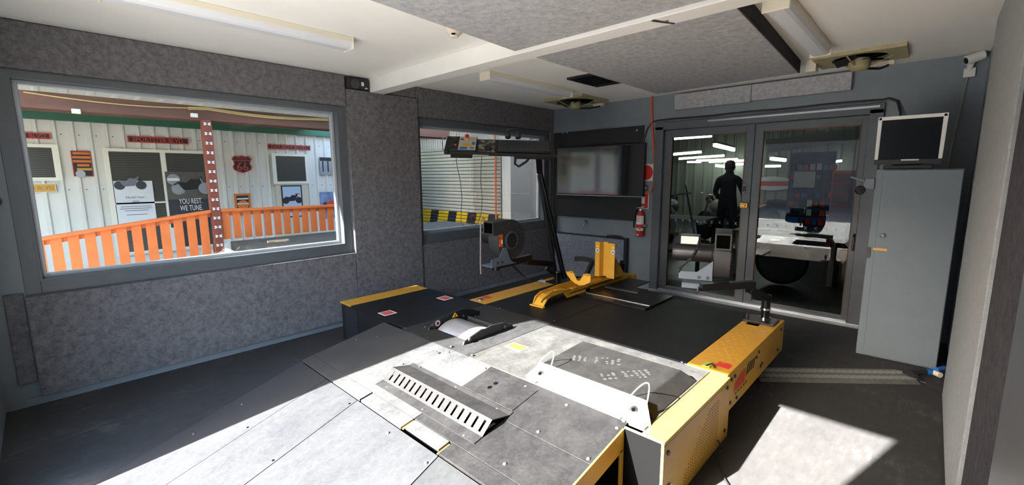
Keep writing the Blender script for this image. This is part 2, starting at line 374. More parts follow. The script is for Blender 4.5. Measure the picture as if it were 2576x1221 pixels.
# louvre slots on the housing front: small dark slits
k = MB()
for i in range(22):
    for j, (a, b) in enumerate(((0.40, 0.62), (0.98, 1.10))):
        z = 0.03+i*0.0135
        if j == 1 and z > 0.3: continue
        for q in range(6):
            xa = a+(b-a)*q/6; k.box(xa, xa+(b-a)/6*0.6, 1.5435, 1.546, z, z+0.005)
k.build('louvre', m_dgrey, box_, kind='stuff')
MB().box(0.33, 0.53, 1.535, 2.35, H-0.014, H).build('yellow_edge', m_yellow, dy, 0.002)
lid = MB().box(0.53, 1.356, 1.535, 2.35, H-0.014, H).build('lid_plate', m_deck, dy, 0.002)
def sticker(x0, x1, y0, y1, z, inner, outer, parent, bd=0.013):
    s = MB().box(x0, x1, y0, y1, z, z+0.0012).build('warning_sticker', outer, parent)
    MB().box(x0+bd, x1-bd, y0+bd, y1-bd, z+0.0012, z+0.0018).build('sticker_print', inner, s); return s
m_redst = mat('red_sticker', sr(206,58,48), 0.45); m_yelst = mat('yellow_sticker', sr(238,176,40), 0.45)
s1 = sticker(0.893, 1.004, 1.583, 1.697, H, m_redst, m_whitep, dy); s2 = sticker(0.88, 1.0, 2.183, 2.292, H, m_redst, m_whitep, dy)
m_pink = mat('faded_print', sr(228,130,118), 0.6)
for s_, cx, cy in ((s1, 0.948, 1.64), (s2, 0.94, 2.238)):
    k = MB()
    for q in range(4): k.box(cx-0.032, cx+0.03-0.006*q, cy-0.028+q*0.016, cy-0.022+q*0.016, H+0.0018, H+0.0021)
    k.build('sticker_lines', m_pink, s_)
# roller plate: frame round the drum opening
def frame_plate(x0, x1, y0, y1, hx0, hx1, hy0, hy1, z0, z1):
    m = MB(); m.box(x0, hx0, y0, y1, z0, z1); m.box(hx1, x1, y0, y1, z0, z1); m.box(hx0, hx1, y0, hy0, z0, z1); m.box(hx0, hx1, hy1, y1, z0, z1); return m
frame_plate(1.36, 2.098, 1.502, 2.345, 1.545, 1.925, 1.675, 1.985, H-0.014, H).build('roller_plate', m_rollp, dy, 0.0015)
MB().box(1.36, 2.098, 2.349, 3.60, H-0.014, H).build('deck_plate', m_deck, dy, 0.0015)
MB().box(2.102, 3.278, 1.502, 2.286, H-0.014, H).build('deck_plate', m_deckd, dy, 0.0015)
MB().box(2.102, 3.136, 2.290, 3.60, H-0.014, H).build('deck_plate', m_deck, dy, 0.0015)
MB().box(1.36, 3.14, 3.585, 3.60, 0.05, H-0.014).build('rear_skirt', m_black, dy)
# drum
dr = MB().cyl((1.552, 1.825, 0.168), (1.918, 1.825, 0.168), 0.222, n=64).build('roller_drum', m_steel, dy)
MB().box(1.52, 1.95, 1.60, 2.05, 0.02, 0.06).build('drum_pit', m_hole, dy)
MB().hexa([(1.535,1.995,H-0.002),(1.93,1.995,H-0.002),(1.93,2.04,H-0.002),(1.535,2.04,H-0.002)], [(1.535,1.985,H+0.022),(1.93,1.985,H+0.022),(1.93,2.038,H+0.004),(1.535,2.038,H+0.004)]).build('guard_bar', m_dgrey, dy, 0.002)
prof = [(1.615,H),(1.625,H+0.018),(1.68,H+0.05),(1.76,H+0.072),(1.79,H+0.066),(1.84,H+0.082),(1.93,H+0.086),(2.0,H+0.078),(2.075,H+0.05),(2.09,H+0.036),(2.12,H+0.036),(2.12,H)]
g1 = MB().prism(prof, 'x', 1.528, 1.54).build('drum_guard', m_black, dy, 0.0015)
prof2 = [(1.60,H),(1.612,H+0.022),(1.69,H+0.045),(1.77,H+0.066),(1.80,H+0.060),(1.86,H+0.070),(1.98,H+0.060),(2.04,H+0.035),(2.07,H+0.03),(2.085,H)]
g2 = MB().prism(prof2, 'x', 1.932, 1.944).build('drum_guard', m_black, dy, 0.0015)
MB().cyl((1.541,1.70,H+0.034),(1.5425,1.70,H+0.034),0.0225,n=24).build('no_hand_sign', mat('pink_white_print', sr(206,170,172), 0.6), g1)
k = MB(); k.cyl((1.5425,1.70,H+0.034),(1.543,1.70,H+0.034),0.012,n=10); k.build('sign_symbol', m_black, g1)
MB().prism([(1.835,H+0.042),(1.895,H+0.042),(1.865,H+0.078)], 'x', 1.541, 1.5425).build('warning_triangle', m_yelst, g1)
MB().prism([(1.858,H+0.047),(1.872,H+0.047),(1.865,H+0.068)], 'x', 1.5425, 1.543).build('sign_symbol', m_black, g1)
for y_ in (1.655, 1.99): MB().cyl((1.944,y_,H+0.026),(1.955,y_,H+0.026),0.012,n=10).build('bolt', m_bolt, g2)
for y_ in (1.655, 1.95): MB().cyl((1.54,y_,H+0.03),(1.548,y_,H+0.03),0.008,n=8).build('bolt', m_bolt, g1)
# yellow strip on the left of the deck
ys = MB().box(1.148, 1.352, 2.355, 3.60, H-0.02, H+0.001).build('yellow_tread_strip', m_yellow, dy, 0.002)
MB().box(1.16, 1.34, 2.36, 3.58, 0.1, H-0.02).build('strip_beam', m_blackmatt, dy)
MB().box(1.165, 1.255, 2.475, 2.55, H+0.001, H+0.002).build('red_label', m_redst, ys)
MB().lathe([(0.0,0.0),(0.034,0.0),(0.034,0.003),(0.026,0.006),(0,0.006)], (1.225, 2.425, H+0.001), n=18).build('badge', m_chrome, ys)
tr = MB().box(-0.011,0.011,-0.003,0.003,0,0.0015).build('tread_bump', m_yellow, ys, local=True); trm = tr.data; tr.location = Vector((1.2,2.62,H+0.001))-wloc(ys)
for i in range(17):
    for j in range(4):
        if i or j: inst(trm, 'tread_bump', ys, (1.18+0.047*j+(0.02 if i % 2 else 0), 2.62+0.052*i, H+0.001), (0,0,0.8 if (i+j) % 2 else -0.8))
# right beam
rb = MB().box(3.14, 3.372, 2.29, 3.585, 0.118, H+0.004).build('yellow_side_beam', m_yellow, dy, 0.004)
for i in range(18):
    for j in range(4):
        if 0.0 < i: inst(trm, 'tread_bump', rb, (3.175+0.05*j+(0.022 if i % 2 else 0), 2.40+0.05*i, H+0.004), (0,0,0.8 if (i+j) % 2 else -0.8))
MB().box(3.272, 3.348, 2.382, 2.463, H+0.004, H+0.005).build('red_label', m_redst, rb)
m_lime = mat('lime_paint', sr(176,186,84), 0.5)
MB().box(3.215, 3.262, 2.325, 2.40, H+0.004, H+0.010).build('lime_plug', m_lime, rb, 0.003); MB().tube([(3.24,2.33,H+0.012),(3.26,2.38,H+0.014),(3.285,2.345,H+0.008)],0.004,6).build('plug_lead', m_black, rb)
MB().box(3.18, 3.262, 3.295, 3.345, H+0.004, H+0.0055).build('cable_slot', m_hole, rb)
# emblem on the outer face: red slanted bars and a black tail
k = MB()
for i, (a, h_) in enumerate(((2.42,0.055),(2.462,0.07),(2.504,0.08),(2.546,0.085),(2.588,0.08))): k.prism([(a,0.205),(a+0.034,0.212),(a+0.05,0.212+h_),(a+0.016,0.205+h_)], 'x', 3.3722, 3.3732)
k.build('red_emblem', m_redst, rb)
k = MB()
for i in range(4): a = 2.645+0.045*i; k.prism([(a,0.235),(a+0.03,0.238),(a+0.055,0.31-0.005*i),(a+0.025,0.30)], 'x', 3.3722, 3.3732)
for i in range(5): k.box(3.3722,3.3732,2.45+0.05*i,2.475+0.05*i,0.183,0.195)
k.build('black_emblem', m_black, rb)
k = MB().cyl((3.372,0,0),(3.379,0,0),0.011,n=8); bolt_side = k.build('bolt', m_dgrey, rb, local=True); bsm = bolt_side.data; bolt_side.location = Vector((0,2.36,0.31))-wloc(rb)
for y_, z_ in ((2.42,0.31),(2.36,0.17),(2.48,0.155),(2.85,0.29),(2.9,0.31),(3.0,0.2),(2.97,0.19),(3.42,0.17),(3.48,0.31)): inst(bsm, 'bolt', rb, (0,y_,z_))
# near right housing: perforated yellow side, bright top rail, black front
rh = MB().box(3.284, 3.388, 1.462, 2.286, H-0.02, H+0.001).build('yellow_top_rail', m_yellow, dy, 0.002)
sp = MB().box(3.376, 3.388, 1.462, 2.30, 0.0, H-0.02).build('yellow_side_panel', m_yellow, dy, 0.002)
MB().box(3.205, 3.374, 1.458, 1.47, 0.0, H-0.004).build('front_panel', mat('dull_black', (0.003,0.003,0.003), 0.9, spec=0.06), dy)
MB().box(3.205, 3.384, 1.455, 1.462, H-0.006, H+0.002).build('panel_edge_strip', m_alu, dy)
MB().box(3.3765, 3.3885, 1.456, 1.4615, 0.0, H-0.004).build('yellow_edge', m_yellow, dy)
k = MB()
for i in range(20):
    for j in range(17):
        y_ = 1.70+i*0.022; z_ = 0.035+j*0.0155
        if z_ < 0.03+0.27*min(1, (i+4)/18): k.cyl((3.3881,y_,z_),(3.3886,y_,z_),0.0042,n=6,smooth=False)
k.build('perforation', mat('shadow_brown', sr(96,66,24), 0.9), sp, kind='stuff')
MB().lathe([(0.0,0.0),(0.03,0.0),(0.034,0.008),(0.02,0.014),(0,0.014)], (3.388,1.52,0.10), (1,0,0), 18).build('knob', m_cream, sp)
inst(bsm, 'bolt', sp, (0.016,1.50,0.29)); inst(bsm, 'bolt', sp, (0.016,2.24,0.31)); inst(bsm, 'bolt', sp, (0.016,2.24,0.06))
# inclined front plate, cut by slots, with the black tail of the opening
def slab(x0, x1, y0, y1, m, name='front_plate', th=0.012, parent=dy, up=0.0, sh=0.0):
    b = [(x0,y0,zs(y0)-th+up),(x1,y0,zs(y0)-th+up),(x1,y1,zs(y1)-th+up),(x0,y1,zs(y1)-th+up)]
    return MB().hexa(b, [(p[0],p[1],p[2]+th) for p in b]).build(name, m, parent, 0.0012)
slab(1.135, 2.318, 0.958, 1.498, m_front); slab(2.322, 3.198, 1.20, 1.498, m_deckr); slab(2.322, 3.198, 0.958, 1.196, m_deckr)
slab(1.135, 1.912, 0.878, 0.955, m_front); slab(1.926, 2.318, 0.878, 0.955, m_front); slab(2.336, 2.60, 0.892, 0.955, m_front); slab(2.618, 3.198, 0.878, 0.955, m_deckr)
slab(1.14, 3.19, 0.885, 1.49, m_hole, 'plate_underside', 0.004, up=-0.03)
for (xa, xb, ya, yb) in ((2.318,2.330,0.885,0.955),(2.604,2.612,0.878,0.95)): slab(xa, xb, ya, yb, m_yellow, 'yellow_sliver', 0.006, up=-0.008)
# skirts
MB().prism([(0.885,0.0),(1.535,0.0),(1.535,H-0.014),(1.5,H-0.014),(0.885,zs(0.885)-0.014)], 'x', 1.14, 1.15).build('side_skirt', m_black, dy)
k = MB(); k.prism([(0.885,zs(0.885)-0.10),(1.455,zs(1.455)-0.10),(1.455,zs(1.455)+0.001),(0.885,zs(0.885)+0.001)], 'x', 3.198, 3.206); k.box(3.198,3.206,1.425,1.455,0.0,0.25); k.box(3.198,3.206,0.885,1.455,0.0,0.05)
k.build('yellow_skirt', m_yellow, dy, 0.001)
MB().box(3.19, 3.1975, 0.89, 1.45, 0.02, 0.20).build('skirt_opening', m_hole, dy)
# vent hood with slots
def hp(y, h): return (y, zs(y)+h)
vt = MB(); X0, X1 = 1.862, 2.712
vt.prism([hp(1.262,0.001),hp(1.262,0.005),hp(1.235,0.005),hp(1.120,0.050),hp(1.117,0.046),hp(1.232,0.001)], 'x', X0, X1)
vt.prism([hp(1.052,0.001),hp(1.055,0.005),hp(1.005,0.005),hp(1.005,0.001)], 'x', X0, X1)
def fy(t): y = 1.120+(1.055-1.120)*t; return (y, zs(y)+0.050+(0.005-0.050)*t)
def facebar(x0, x1, t0, t1):
    a, b = fy(t0), fy(t1); th = 0.004
    vt.hexa([(x0,a[0],a[1]-th),(x1,a[0],a[1]-th),(x1,b[0],b[1]-th),(x0,b[0],b[1]-th)], [(x0,a[0],a[1]),(x1,a[0],a[1]),(x1,b[0],b[1]),(x0,b[0],b[1])])
facebar(X0, X1, 0, 0.16); facebar(X0, X1, 0.84, 1.0)
N = 16; pit = (X1-X0-0.03)/N
for i in range(N+1):
    xa = X0+0.004+i*pit; facebar(xa if i else X0, (xa+pit-0.014) if i < N else X1, 0.15, 0.85)
vh = vt.build('vent_hood', rubber('vent_rubber', sr(24,24,25), sr(42,42,41), 0.42, 0.72, 6.0), dy)
MB().hexa([(X0+0.004,1.06,zs(1.06)+0.0012),(X1-0.004,1.06,zs(1.06)+0.0012),(X1-0.004,1.225,zs(1.225)+0.0012),(X0+0.004,1.225,zs(1.225)+0.0012)],
          [(X0+0.004,1.06,zs(1.06)+0.002),(X1-0.004,1.06,zs(1.06)+0.002),(X1-0.004,1.225,zs(1.225)+0.002),(X0+0.004,1.225,zs(1.225)+0.002)]).build('vent_interior', m_hole, vh)
# small plate with two holes
slab(2.322, 2.70, 1.268, 1.462, m_deckr, 'access_plate', 0.004, up=0.0045)
for px, py in ((1232,975),(1247,965)):
    p = rays(px, py, 1.5, H+0.005, SL); MB().lathe([(0,0.0002),(0.013,0.0002),(0.013,0.0006),(0,0.0006)], p, (0,-SL,1), 14).build('hole', m_hole, dy)
# dusty deck sign
p0 = (2.158, 1.775); sg = MB().box(2.155, 2.292, 1.772, 1.862, H, H+0.002).build('deck_sign', m_whitep, dy)
sgp = MB().box(2.163, 2.286, 1.788, 1.857, H+0.002, H+0.0026).build('sign_face', m_yelst, sg)
m_brown = mat('brown_ink', sr(52,30,8), 0.6)
text('CAUTION', 0.022, (2.225,1.84,H+0.0028), (1,0,0), (0,1,0), m_brown, sg, ext=0.0002); text('MAX LOAD', 0.013, (2.225,1.823,H+0.0028), (1,0,0), (0,1,0), m_brown, sg, ext=0.0002); text('1000 KG', 0.02, (2.215,1.805,H+0.0028), (1,0,0), (0,1,0), m_brown, sg, ext=0.0002)
# raised rubber mat and the white bracket with its cable ties
fm = MB(); zt = H+0.066
fm.hexa([(2.545,1.60,H),(3.272,1.60,H),(3.272,2.125,H),(2.525,2.125,H)], [(2.60,1.625,zt),(3.205,1.625,zt),(3.205,2.055,zt),(2.575,2.055,zt)])
fm.build('wedge_mat', m_mat, dy, 0.006)
wb = MB()
wb.hexa([(2.548,1.533,H+0.001),(3.292,1.533,H+0.001),(3.292,1.538,H+0.001),(2.548,1.538,H+0.001)], [(2.592,1.612,zt+0.004),(3.228,1.612,zt+0.004),(3.228,1.618,zt+0.004),(2.592,1.618,zt+0.004)])
m_whitemetal = mat('white_bracket_paint', sr(226,226,226), 0.5)
bk = wb.build('white_bracket', m_whitemetal, dy, 0.001)
def bp(x, t):  # point on bracket face
    return Vector((x, 1.533+0.079*t, H+0.001+(zt-H+0.003)*t))
bn = Vector((0, -(zt-H), 0.079)).normalized()
for x_, px in ((2.632, 0), (3.19, 1)):
    c = bp(x_, 0.42); MB().lathe([(0.0,0.0),(0.021,0.0),(0.021,0.002),(0.014,0.004),(0,0.004)], c, bn, 18).build('socket_plug', m_chrome if px else m_black, bk)
    MB().lathe([(0,0.004),(0.010,0.004),(0.010,0.005),(0,0.005)], c, bn, 12).build('socket_hole', m_hole, bk)
    for dx in (-0.045, 0.055):
        MB().lathe([(0,0),(0.008,0),(0.008,0.003),(0,0.003)], bp(x_+dx, 0.5 if dx < 0 else 0.3), bn, 10).build('eyelet', m_bolt, bk)
    a, b = bp(x_-0.045, 0.62)+bn*0.004, bp(x_+0.055, 0.5)+bn*0.004; pts = []
    for i in range(15):
        t = i/14; pts.append(a.lerp(b, t) + Vector((0.02*math.sin(math.pi*t), 0.07*math.sin(math.pi*t), 0.10*math.sin(math.pi*t)**0.8)))
    MB().tube(pts, 0.0028, 6).build('cable_tie', m_whitep, bk)
# bolts on the plates
k = MB().lathe([(0,0.005),(0.005,0.005),(0.008,0.003),(0.009,0.0),(0.0,0.0)], (0,0,0), n=10); b0 = k.build('bolt', m_bolt, dy, local=True); bmesh_ = b0.data
def bolts(pix, slope):
    for px, py in pix:
        p = rays(px, py, 1.5, H+0.001, SL) if slope else ray(px, py, z=H+0.001)
        inst(bmesh_, 'bolt', dy, p, (math.atan(SL), 0, 0) if slope else None)
p = ray(1196, 797, z=H+0.001); b0.location = p - wloc(dy)
bolts([(1097,886),(1210,775),(1163,800),(1070,823),(1020,826),(1395,808),(1250,778),(1258,776),(1716,912),(1726,917)], False)
bolts([(1012,917),(1135,872),(1128,887),(1055,924),(1220,928),(1322,973),(1147,975),(1250,1030),(1167,1097),(1063,1032),(974,975),(1354,1087),(1425,1020),(1270,1168),(1480,1155),(1345,962),(1188,894),(1558,1052),(1552,1078),(1569,1060),(898,855),(950,847)], True)
# carriage plate under the wheel clamp
MB().box(1.80, 2.475, 3.10, 3.66, H+0.0, H+0.016).build('carriage_plate', m_blackgloss, dy, 0.003)
MB().box(1.83, 2.46, 3.20, 3.215, H+0.016, H+0.021).build('carriage_rail', m_alu, dy, 0.001); MB().box(1.74, 2.05, 3.64, 4.05, H+0.002, H+0.012).build('carriage_plate', m_blackgloss, dy, 0.002)
MB().box(1.84, 2.2, 3.50, 3.55, H+0.016, H+0.024).build('clamp_bar', m_dgrey, dy, 0.002)

m_dustp = mat('dust_print', sr(33,32,31), 0.95)
def bootprint(cx, cy, z, rz, nm='boot_print'):
    random.seed(int(cx*1000)); k = MB(); c_, s_ = math.cos(rz), math.sin(rz)
    for i in range(9):
        for j in range(4):
            u = -0.125+i*0.031+random.uniform(-0.003,0.003); v = (-0.036+j*0.024)*(1.0 if i > 3 else 0.78)+random.uniform(-0.002,0.002)
            if i == 3 or random.random() < 0.16: continue
            r = 0.0105+random.uniform(-0.002,0.002); x_, y_ = cx+u*c_-v*s_, cy+u*s_+v*c_
            k.lathe([(0,0.0006),(r,0.0006),(r,0.0002),(0,0.0002)], (x_,y_,z), n=5)
    o = k.build(nm, m_dustp, dy, kind='stuff'); return o
bootprint(2.80, 1.86, H+0.0662, 0.5); bootprint(3.02, 1.80, H+0.0662, 0.9); 


_q = [ray(px, py, z=H+0.0015) for px, py in ((1352,707),(1362,704),(1384,710),(1380,714))]
MB().hexa([tuple(v) for v in _q], [(v.x, v.y, v.z+0.0015) for v in _q]).build('paper_scrap', m_paper, ys)
# ---------------------------------------------------------------- loading ramp in front of the dynamometer
rp = thing('loading_ramp', 'wide black rubber covered ramp leading up to the dynamometer, half in sun', 'ramp', (2.1, 0.4, 0))
RS, RY1, RZ1, RY0 = 0.222, 0.868, 0.238, -0.2
def rx(x, y): return x + (RY1-y)*0.165
def rz(y): return RZ1 + RS*(y-RY1)
def plank(x0, x1, m, sh0=None):
    b = []
    for (x, y) in ((x0,RY0),(x1,RY0),(x1,RY1),(x0,RY1)): b.append((rx(x,y), y, max(0.0005, rz(y)-0.02)))
    t = [(p[0], p[1], rz(p[1])) for p in b]
    return MB().hexa(b, t).build('ramp_plank', m, rp, 0.0015)
plank(1.135, 1.52, m_ramp); plank(1.523, 1.902, m_ramp); plank(1.907, 2.626, m_ramp); plank(2.632, 3.2, m_ramp2)
k = MB()
for x in (1.15, 2.0, 2.9): k.hexa([(rx(x,0.1),0.1,0.0),(rx(x+0.04,0.1),0.1,0.0),(rx(x+0.04,RY1),RY1-0.01,0.0),(rx(x,RY1),RY1-0.01,0.0)], [(rx(x,0.1),0.1,rz(0.1)-0.021),(rx(x+0.04,0.1),0.1,rz(0.1)-0.021),(rx(x+0.04,RY1),RY1-0.01,rz(RY1)-0.021),(rx(x,RY1),RY1-0.01,rz(RY1)-0.021)])
k.build('ramp_rail', m_black, rp)
for i, (px, py) in enumerate(((976,1090),(1072,1166),(610,1017),(488,1092))):
    inst(bmesh_, 'bolt', rp, rays(px, py, RY1, RZ1+0.0005, RS), (math.atan(RS), 0, 0))
for i, (px, py) in enumerate(((623,1076),(687,1159),(879,1016))):
    MB().lathe([(0,0.0),(0.006,0.0),(0.006,0.001),(0,0.001)], rays(px, py, RY1, RZ1+0.0005, RS), (0,-RS,1), 10).build('screw_hole', m_hole, rp)

# ---------------------------------------------------------------- yellow front wheel clamp on the deck
wc = thing('wheel_clamp', 'yellow steel motorcycle front wheel clamp lying along the deck with upright channel', 'wheel clamp', (1.75, 3.3, H))
XL, XRR = 1.685, 1.80
def py_(px, py, x): p = ray(px, py, x=x); return (p.y, p.z)
right = [py_(*q, XRR) for q in ((1364,763),(1368,756),(1395,739),(1416,735),(1427,750),(1474,734),(1473,725),(1484,723),(1487,729),(1560,706),(1561,690),(1500,708),(1455,722),(1430,729),(1414,729),(1390,733),(1366,752),(1361,760))]
MB().prism(right, 'x', XRR-0.008, XRR).build('side_plate', m_yellow, wc)
dz = -0.005
left = [(2.60,H+0.012),(2.63,H+0.075),(2.70,H+0.105),(2.95,H+0.12),(3.3,H+0.12),(3.95,H+0.105),(3.95,H+0.035),(3.25,H+0.02),(2.9,H+0.02),(2.75,H+0.012)]
MB().prism(left, 'x', XL, XL+0.008).build('side_plate', m_yellow, wc)
MB().box(XL-0.02, XRR+0.012, 2.585, 2.615, H+0.001, H+0.012).build('toe_plate', m_yellow, wc, 0.002)
MB().prism([(2.61,H+0.012),(2.66,H+0.062),(2.72,H+0.085),(2.98,H+0.082),(2.98,H+0.075),(2.72,H+0.078),(2.665,H+0.055),(2.62,H+0.01)], 'x', XL, XRR).build('channel_floor', m_yellow, wc)
MB().box(XL, XRR, 2.98, 3.95, H+0.045, H+0.055).build('channel_floor', m_yellow, wc)
for y_ in (2.88, 3.02):
    MB().box(1.70 if y_ < 3 else 1.765, 1.745 if y_ < 3 else 1.81, y_, y_+0.02, H+0.083, H+0.089).build('stop_tab', m_yellow, wc)
for x_, y_ in ((1.72,3.1),(1.78,3.05),(1.78,3.18),(1.72,3.22),(1.775,3.3)): MB().lathe([(0,0),(0.012,0),(0.012,0.0015),(0,0.0015)], (x_,y_,H+0.0555), n=12).build('bolt_hole', m_hole, wc)
# V cradle
def vp(px, py, y): p = ray(px, py, y=y); return (p.x, p.z)
yv = 3.06
V = [vp(*q, yv) for q in ((1427,686),(1429,683),(1440,683),(1443,687),(1452,706),(1458,707),(1470,690),(1484,690),(1486,694),(1486,710),(1470,718),(1448,714),(1436,704),(1426,690))]
MB().prism(V, 'y', yv-0.004, yv+0.004).build('v_cradle', m_yellow, wc)
for a in (0, 2):
    (xa, za), (xb, zb) = (V[1], V[2]) if a == 0 else (V[6], V[7]); MB().box(xa, xb, yv-0.03, yv+0.03, za-0.004, za+0.003).build('cradle_flange', m_yellow, wc, 0.002)
# upright channel that takes the wheel
yu = 3.55
def up(px, py): p = ray(px, py, y=yu); return p
xa, xb, xc, xd = up(1497,650).x, up(1508,650).x, up(1524,650).x, up(1546,650).x; z0, z1 = 0.455, up(1520,611).z
mid = MB(); th = 0.006
poly = [(xa,yu),(xb,yu),(xb+0.012,yu+0.055),(xc-0.004,yu+0.055),(xc+0.012,yu),(xd,yu),(xd,yu+th),(xc+0.016,yu+th),(xc,yu+0.055+th),(xb+0.008,yu+0.055+th),(xb-0.004,yu+th),(xa,yu+th)]
uw = mid.prism(poly, 'z', z0, z1).build('upright_channel', m_yellow, wc)
for g0 in (xd-0.03, xa+0.03): MB().prism([(yu+0.05,z0),(yu+0.25,z0),(yu+0.06,z0+0.2)], 'x', g0, g0+0.008).build('gusset', m_yellow, wc)
m_bst = mat('blue_sticker', sr(60,120,200), 0.5)
for xx in ((xa+xb)/2, xd-0.02):
    MB().lathe([(0,0),(0.02,0),(0.02,0.001),(0,0.001)], (xx, yu-0.0002, z1-0.085), (0,-1,0), 18).build('round_sticker', m_whitep, uw); MB().box(xx-0.011, xx+0.011, yu-0.0018, yu-0.0012, z1-0.096, z1-0.074).build('sticker_symbol', m_bst, uw)
    MB().box(xx-0.014, xx+0.014, yu-0.0015, yu-0.0002, z1-0.05, z1-0.03).build('small_sticker', m_yelst, uw)
MB().box(XL-0.005, XRR+0.012, 3.25, 3.75, H+0.062, H+0.075).build('saddle_plate', m_yellow, wc, 0.002)
# end knuckle with strut
kn = ray(1580,698,x=1.75); MB().cyl((1.68,kn.y,kn.z),(1.83,kn.y,kn.z),0.045,n=20).box(1.69,1.81,3.9,kn.y,kn.z-0.04,kn.z+0.035).build('end_knuckle', m_yellow, wc, 0.003)
MB().cyl((1.70,kn.y-0.06,kn.z+0.02),(1.70,kn.y-0.06,kn.z+0.16),0.032,n=14).cyl((1.70,kn.y-0.06,kn.z+0.16),(1.70,kn.y-0.06,kn.z+0.19),0.018,n=10).build('hydraulic_cylinder', m_blackgloss, wc)
MB().box(1.705,1.735,kn.y-0.095,kn.y-0.092,kn.z+0.05,kn.z+0.085).build('cylinder_label', m_redst, wc)
MB().cyl((1.75,3.86,H+0.012),(1.75,3.86,H+0.05),0.03,n=14).build('support_foot', m_chrome, wc)
# curved black tie-down arm
pts = [rayd(*q, 4.55) for q in ((1445,652),(1455,651),(1470,652),(1485,655),(1496,661),(1500,668))]
k = MB()
for a, b in zip(pts, pts[1:]): k.bar(a, b, 0.03, 0.045)
a, b = rayd(1490,660,4.55), rayd(1476,690,4.5); k.bar(a, b, 0.03, 0.045); k.build('tie_down_arm', m_plastic, wc)
# ---------------------------------------------------------------- cooling blowers on jointed arms
def blower(root, c, ax, out, R, th, motor):
    """scroll housing: axis ax (inlet side), outlet direction out"""
    c = Vector(c); ax = Vector(ax).normalized(); out = Vector(out).normalized(); upv = Vector((0,0,1))
    n = 44; poly = []
    for i in range(n+1):
        a = math.radians(92 + 288*i/n); r = R*(1.0-0.10*i/n); poly.append((math.cos(a)*r, math.sin(a)*r))
    poly += [(R*1.2, R*0.34), (R*1.2, R*0.93)]
    hb = MB(); A = [c + out*x + upv*z - ax*(th/2) for x, z in poly]; B = [v + ax*th for v in A]; m = len(poly)
    hb.add(A+B, [tuple(range(m)), tuple(range(m, 2*m))[::-1]]); hb.add(A+B, [(i, m+i, m+(i+1) % m, (i+1) % m) for i in range(m)], True)
    h = hb.build('scroll_housing', m_housing, root)
    # outlet mouth
    q = c + out*(R*1.2+0.001); k = MB(); k.bar(q + upv*R*0.40, q + upv*R*0.88, th*0.8, 0.004, out); k.build('outlet_mouth', m_hole, h)
    # inlet ring and grille
    f = c + ax*(th/2)
    MB().lathe([(R*0.44,0.0),(R*0.44,0.012),(R*0.37,0.016),(R*0.37,0.0)], f, ax, 28).build('inlet_ring', m_dgrey, h)
    MB().lathe([(0,0.001),(R*0.38,0.001),(R*0.38,0.003),(0,0.003)], f, ax, 28).build('inlet_well', m_hole, h)
    for i in range(9):
        z = (-0.32+0.08*i)*R; w_ = math.sqrt(max(0, (R*0.37)**2-z*z)); MB().bar(f+ax*0.010-out*w_+upv*z, f+ax*0.010+out*w_+upv*z, 0.006, 0.007).build('grille_bar', m_dgrey, h)
    for i in range(10):
        a = 2*math.pi*i/10+0.2; p = f + out*(math.cos(a)*R*0.86) + upv*(math.sin(a)*R*0.86); MB().cyl(p, p+ax*0.006, 0.008, n=8).build('screw', m_bolt, h)
    # motor on the far side
    g = c - ax*(th/2)
    MB().lathe([(0,0),(R*0.40,0),(R*0.40,0.012),(R*0.36,0.02),(R*0.36,motor-0.03),(R*0.30,motor),(0,motor)], g, -ax, 24).build('motor', m_motor, root)
    jb = g - ax*(motor*0.6) + upv*(R*0.36+0.03); j = MB().bar(jb-ax*0.07, jb+ax*0.07, 0.09, 0.075).build('terminal_box', m_motor, root, 0.004)
    MB().bar(jb-ax*0.062+out*0.046, jb+ax*0.062+out*0.046, 0.002, 0.058, (0,0,1)).build('rating_plate', m_whitep, j)
    return h
m_housing = mat('blower_housing', sr(52,53,55), 0.5, var=0.08); m_motor = mat('motor_black', sr(34,33,35), 0.38)
m_brkt = mat('galvanised_bracket', sr(104,114,126), 0.5, 0.2)
def joint(m, p, r, h0, h1): m.cyl((p[0],p[1],p[2]+h0), (p[0],p[1],p[2]+h1), r, n=18)
# left blower
b1 = thing('blower_fan', 'black centrifugal blower with round inlet grille on jointed arm below the shutter window', 'blower', (1.27, 3.45, H), 'dyno cooling blowers')
c1 = rayd(1274, 603, 4.1); blower(b1, c1, (1,-0.05,0), (0,-1,0.02), 0.19, 0.13, 0.24)
MB().bar(c1+Vector((0.066,-0.165,0.01)), c1+Vector((0.066,-0.115,0.01)), 0.003, 0.11, (0,0,1)).build('orange_label', m_orange, b1); MB().bar(c1+Vector((0.068,-0.135,0.0)), c1+Vector((0.068,-0.118,0.0)), 0.003, 0.035, (0,0,1)).build('label_print', m_whitep, b1)
zb = c1.z-0.195
k = MB(); k.prism([(c1.y-0.27,zb-0.015),(c1.y+0.02,zb-0.015),(c1.y-0.03,zb+0.02),(c1.y-0.08,zb+0.14),(c1.y-0.12,zb+0.14),(c1.y-0.17,zb+0.06),(c1.y-0.27,zb+0.05)], 'x', c1.x+0.07, c1.x+0.076); k.box(c1.x-0.08, c1.x+0.076, c1.y-0.26, c1.y+0.05, zb-0.022, zb-0.015)
k.build('mount_bracket', m_brkt, b1)
for y_ in (-0.20,-0.14): MB().cyl((c1.x+0.076,c1.y+y_,zb+0.012),(c1.x+0.084,c1.y+y_,zb+0.012),0.012,n=10).build('bolt', m_bolt, b1)
p1, p2 = rayd(1248,668,3.98), rayd(1334,648,4.3); MB().bar(p1, p2, 0.06, 0.062).cyl(p1-Vector((0,0,0.045)), p1+Vector((0,0,0.04)), 0.034, n=16).build('upper_arm', m_blackgloss, b1, 0.003)
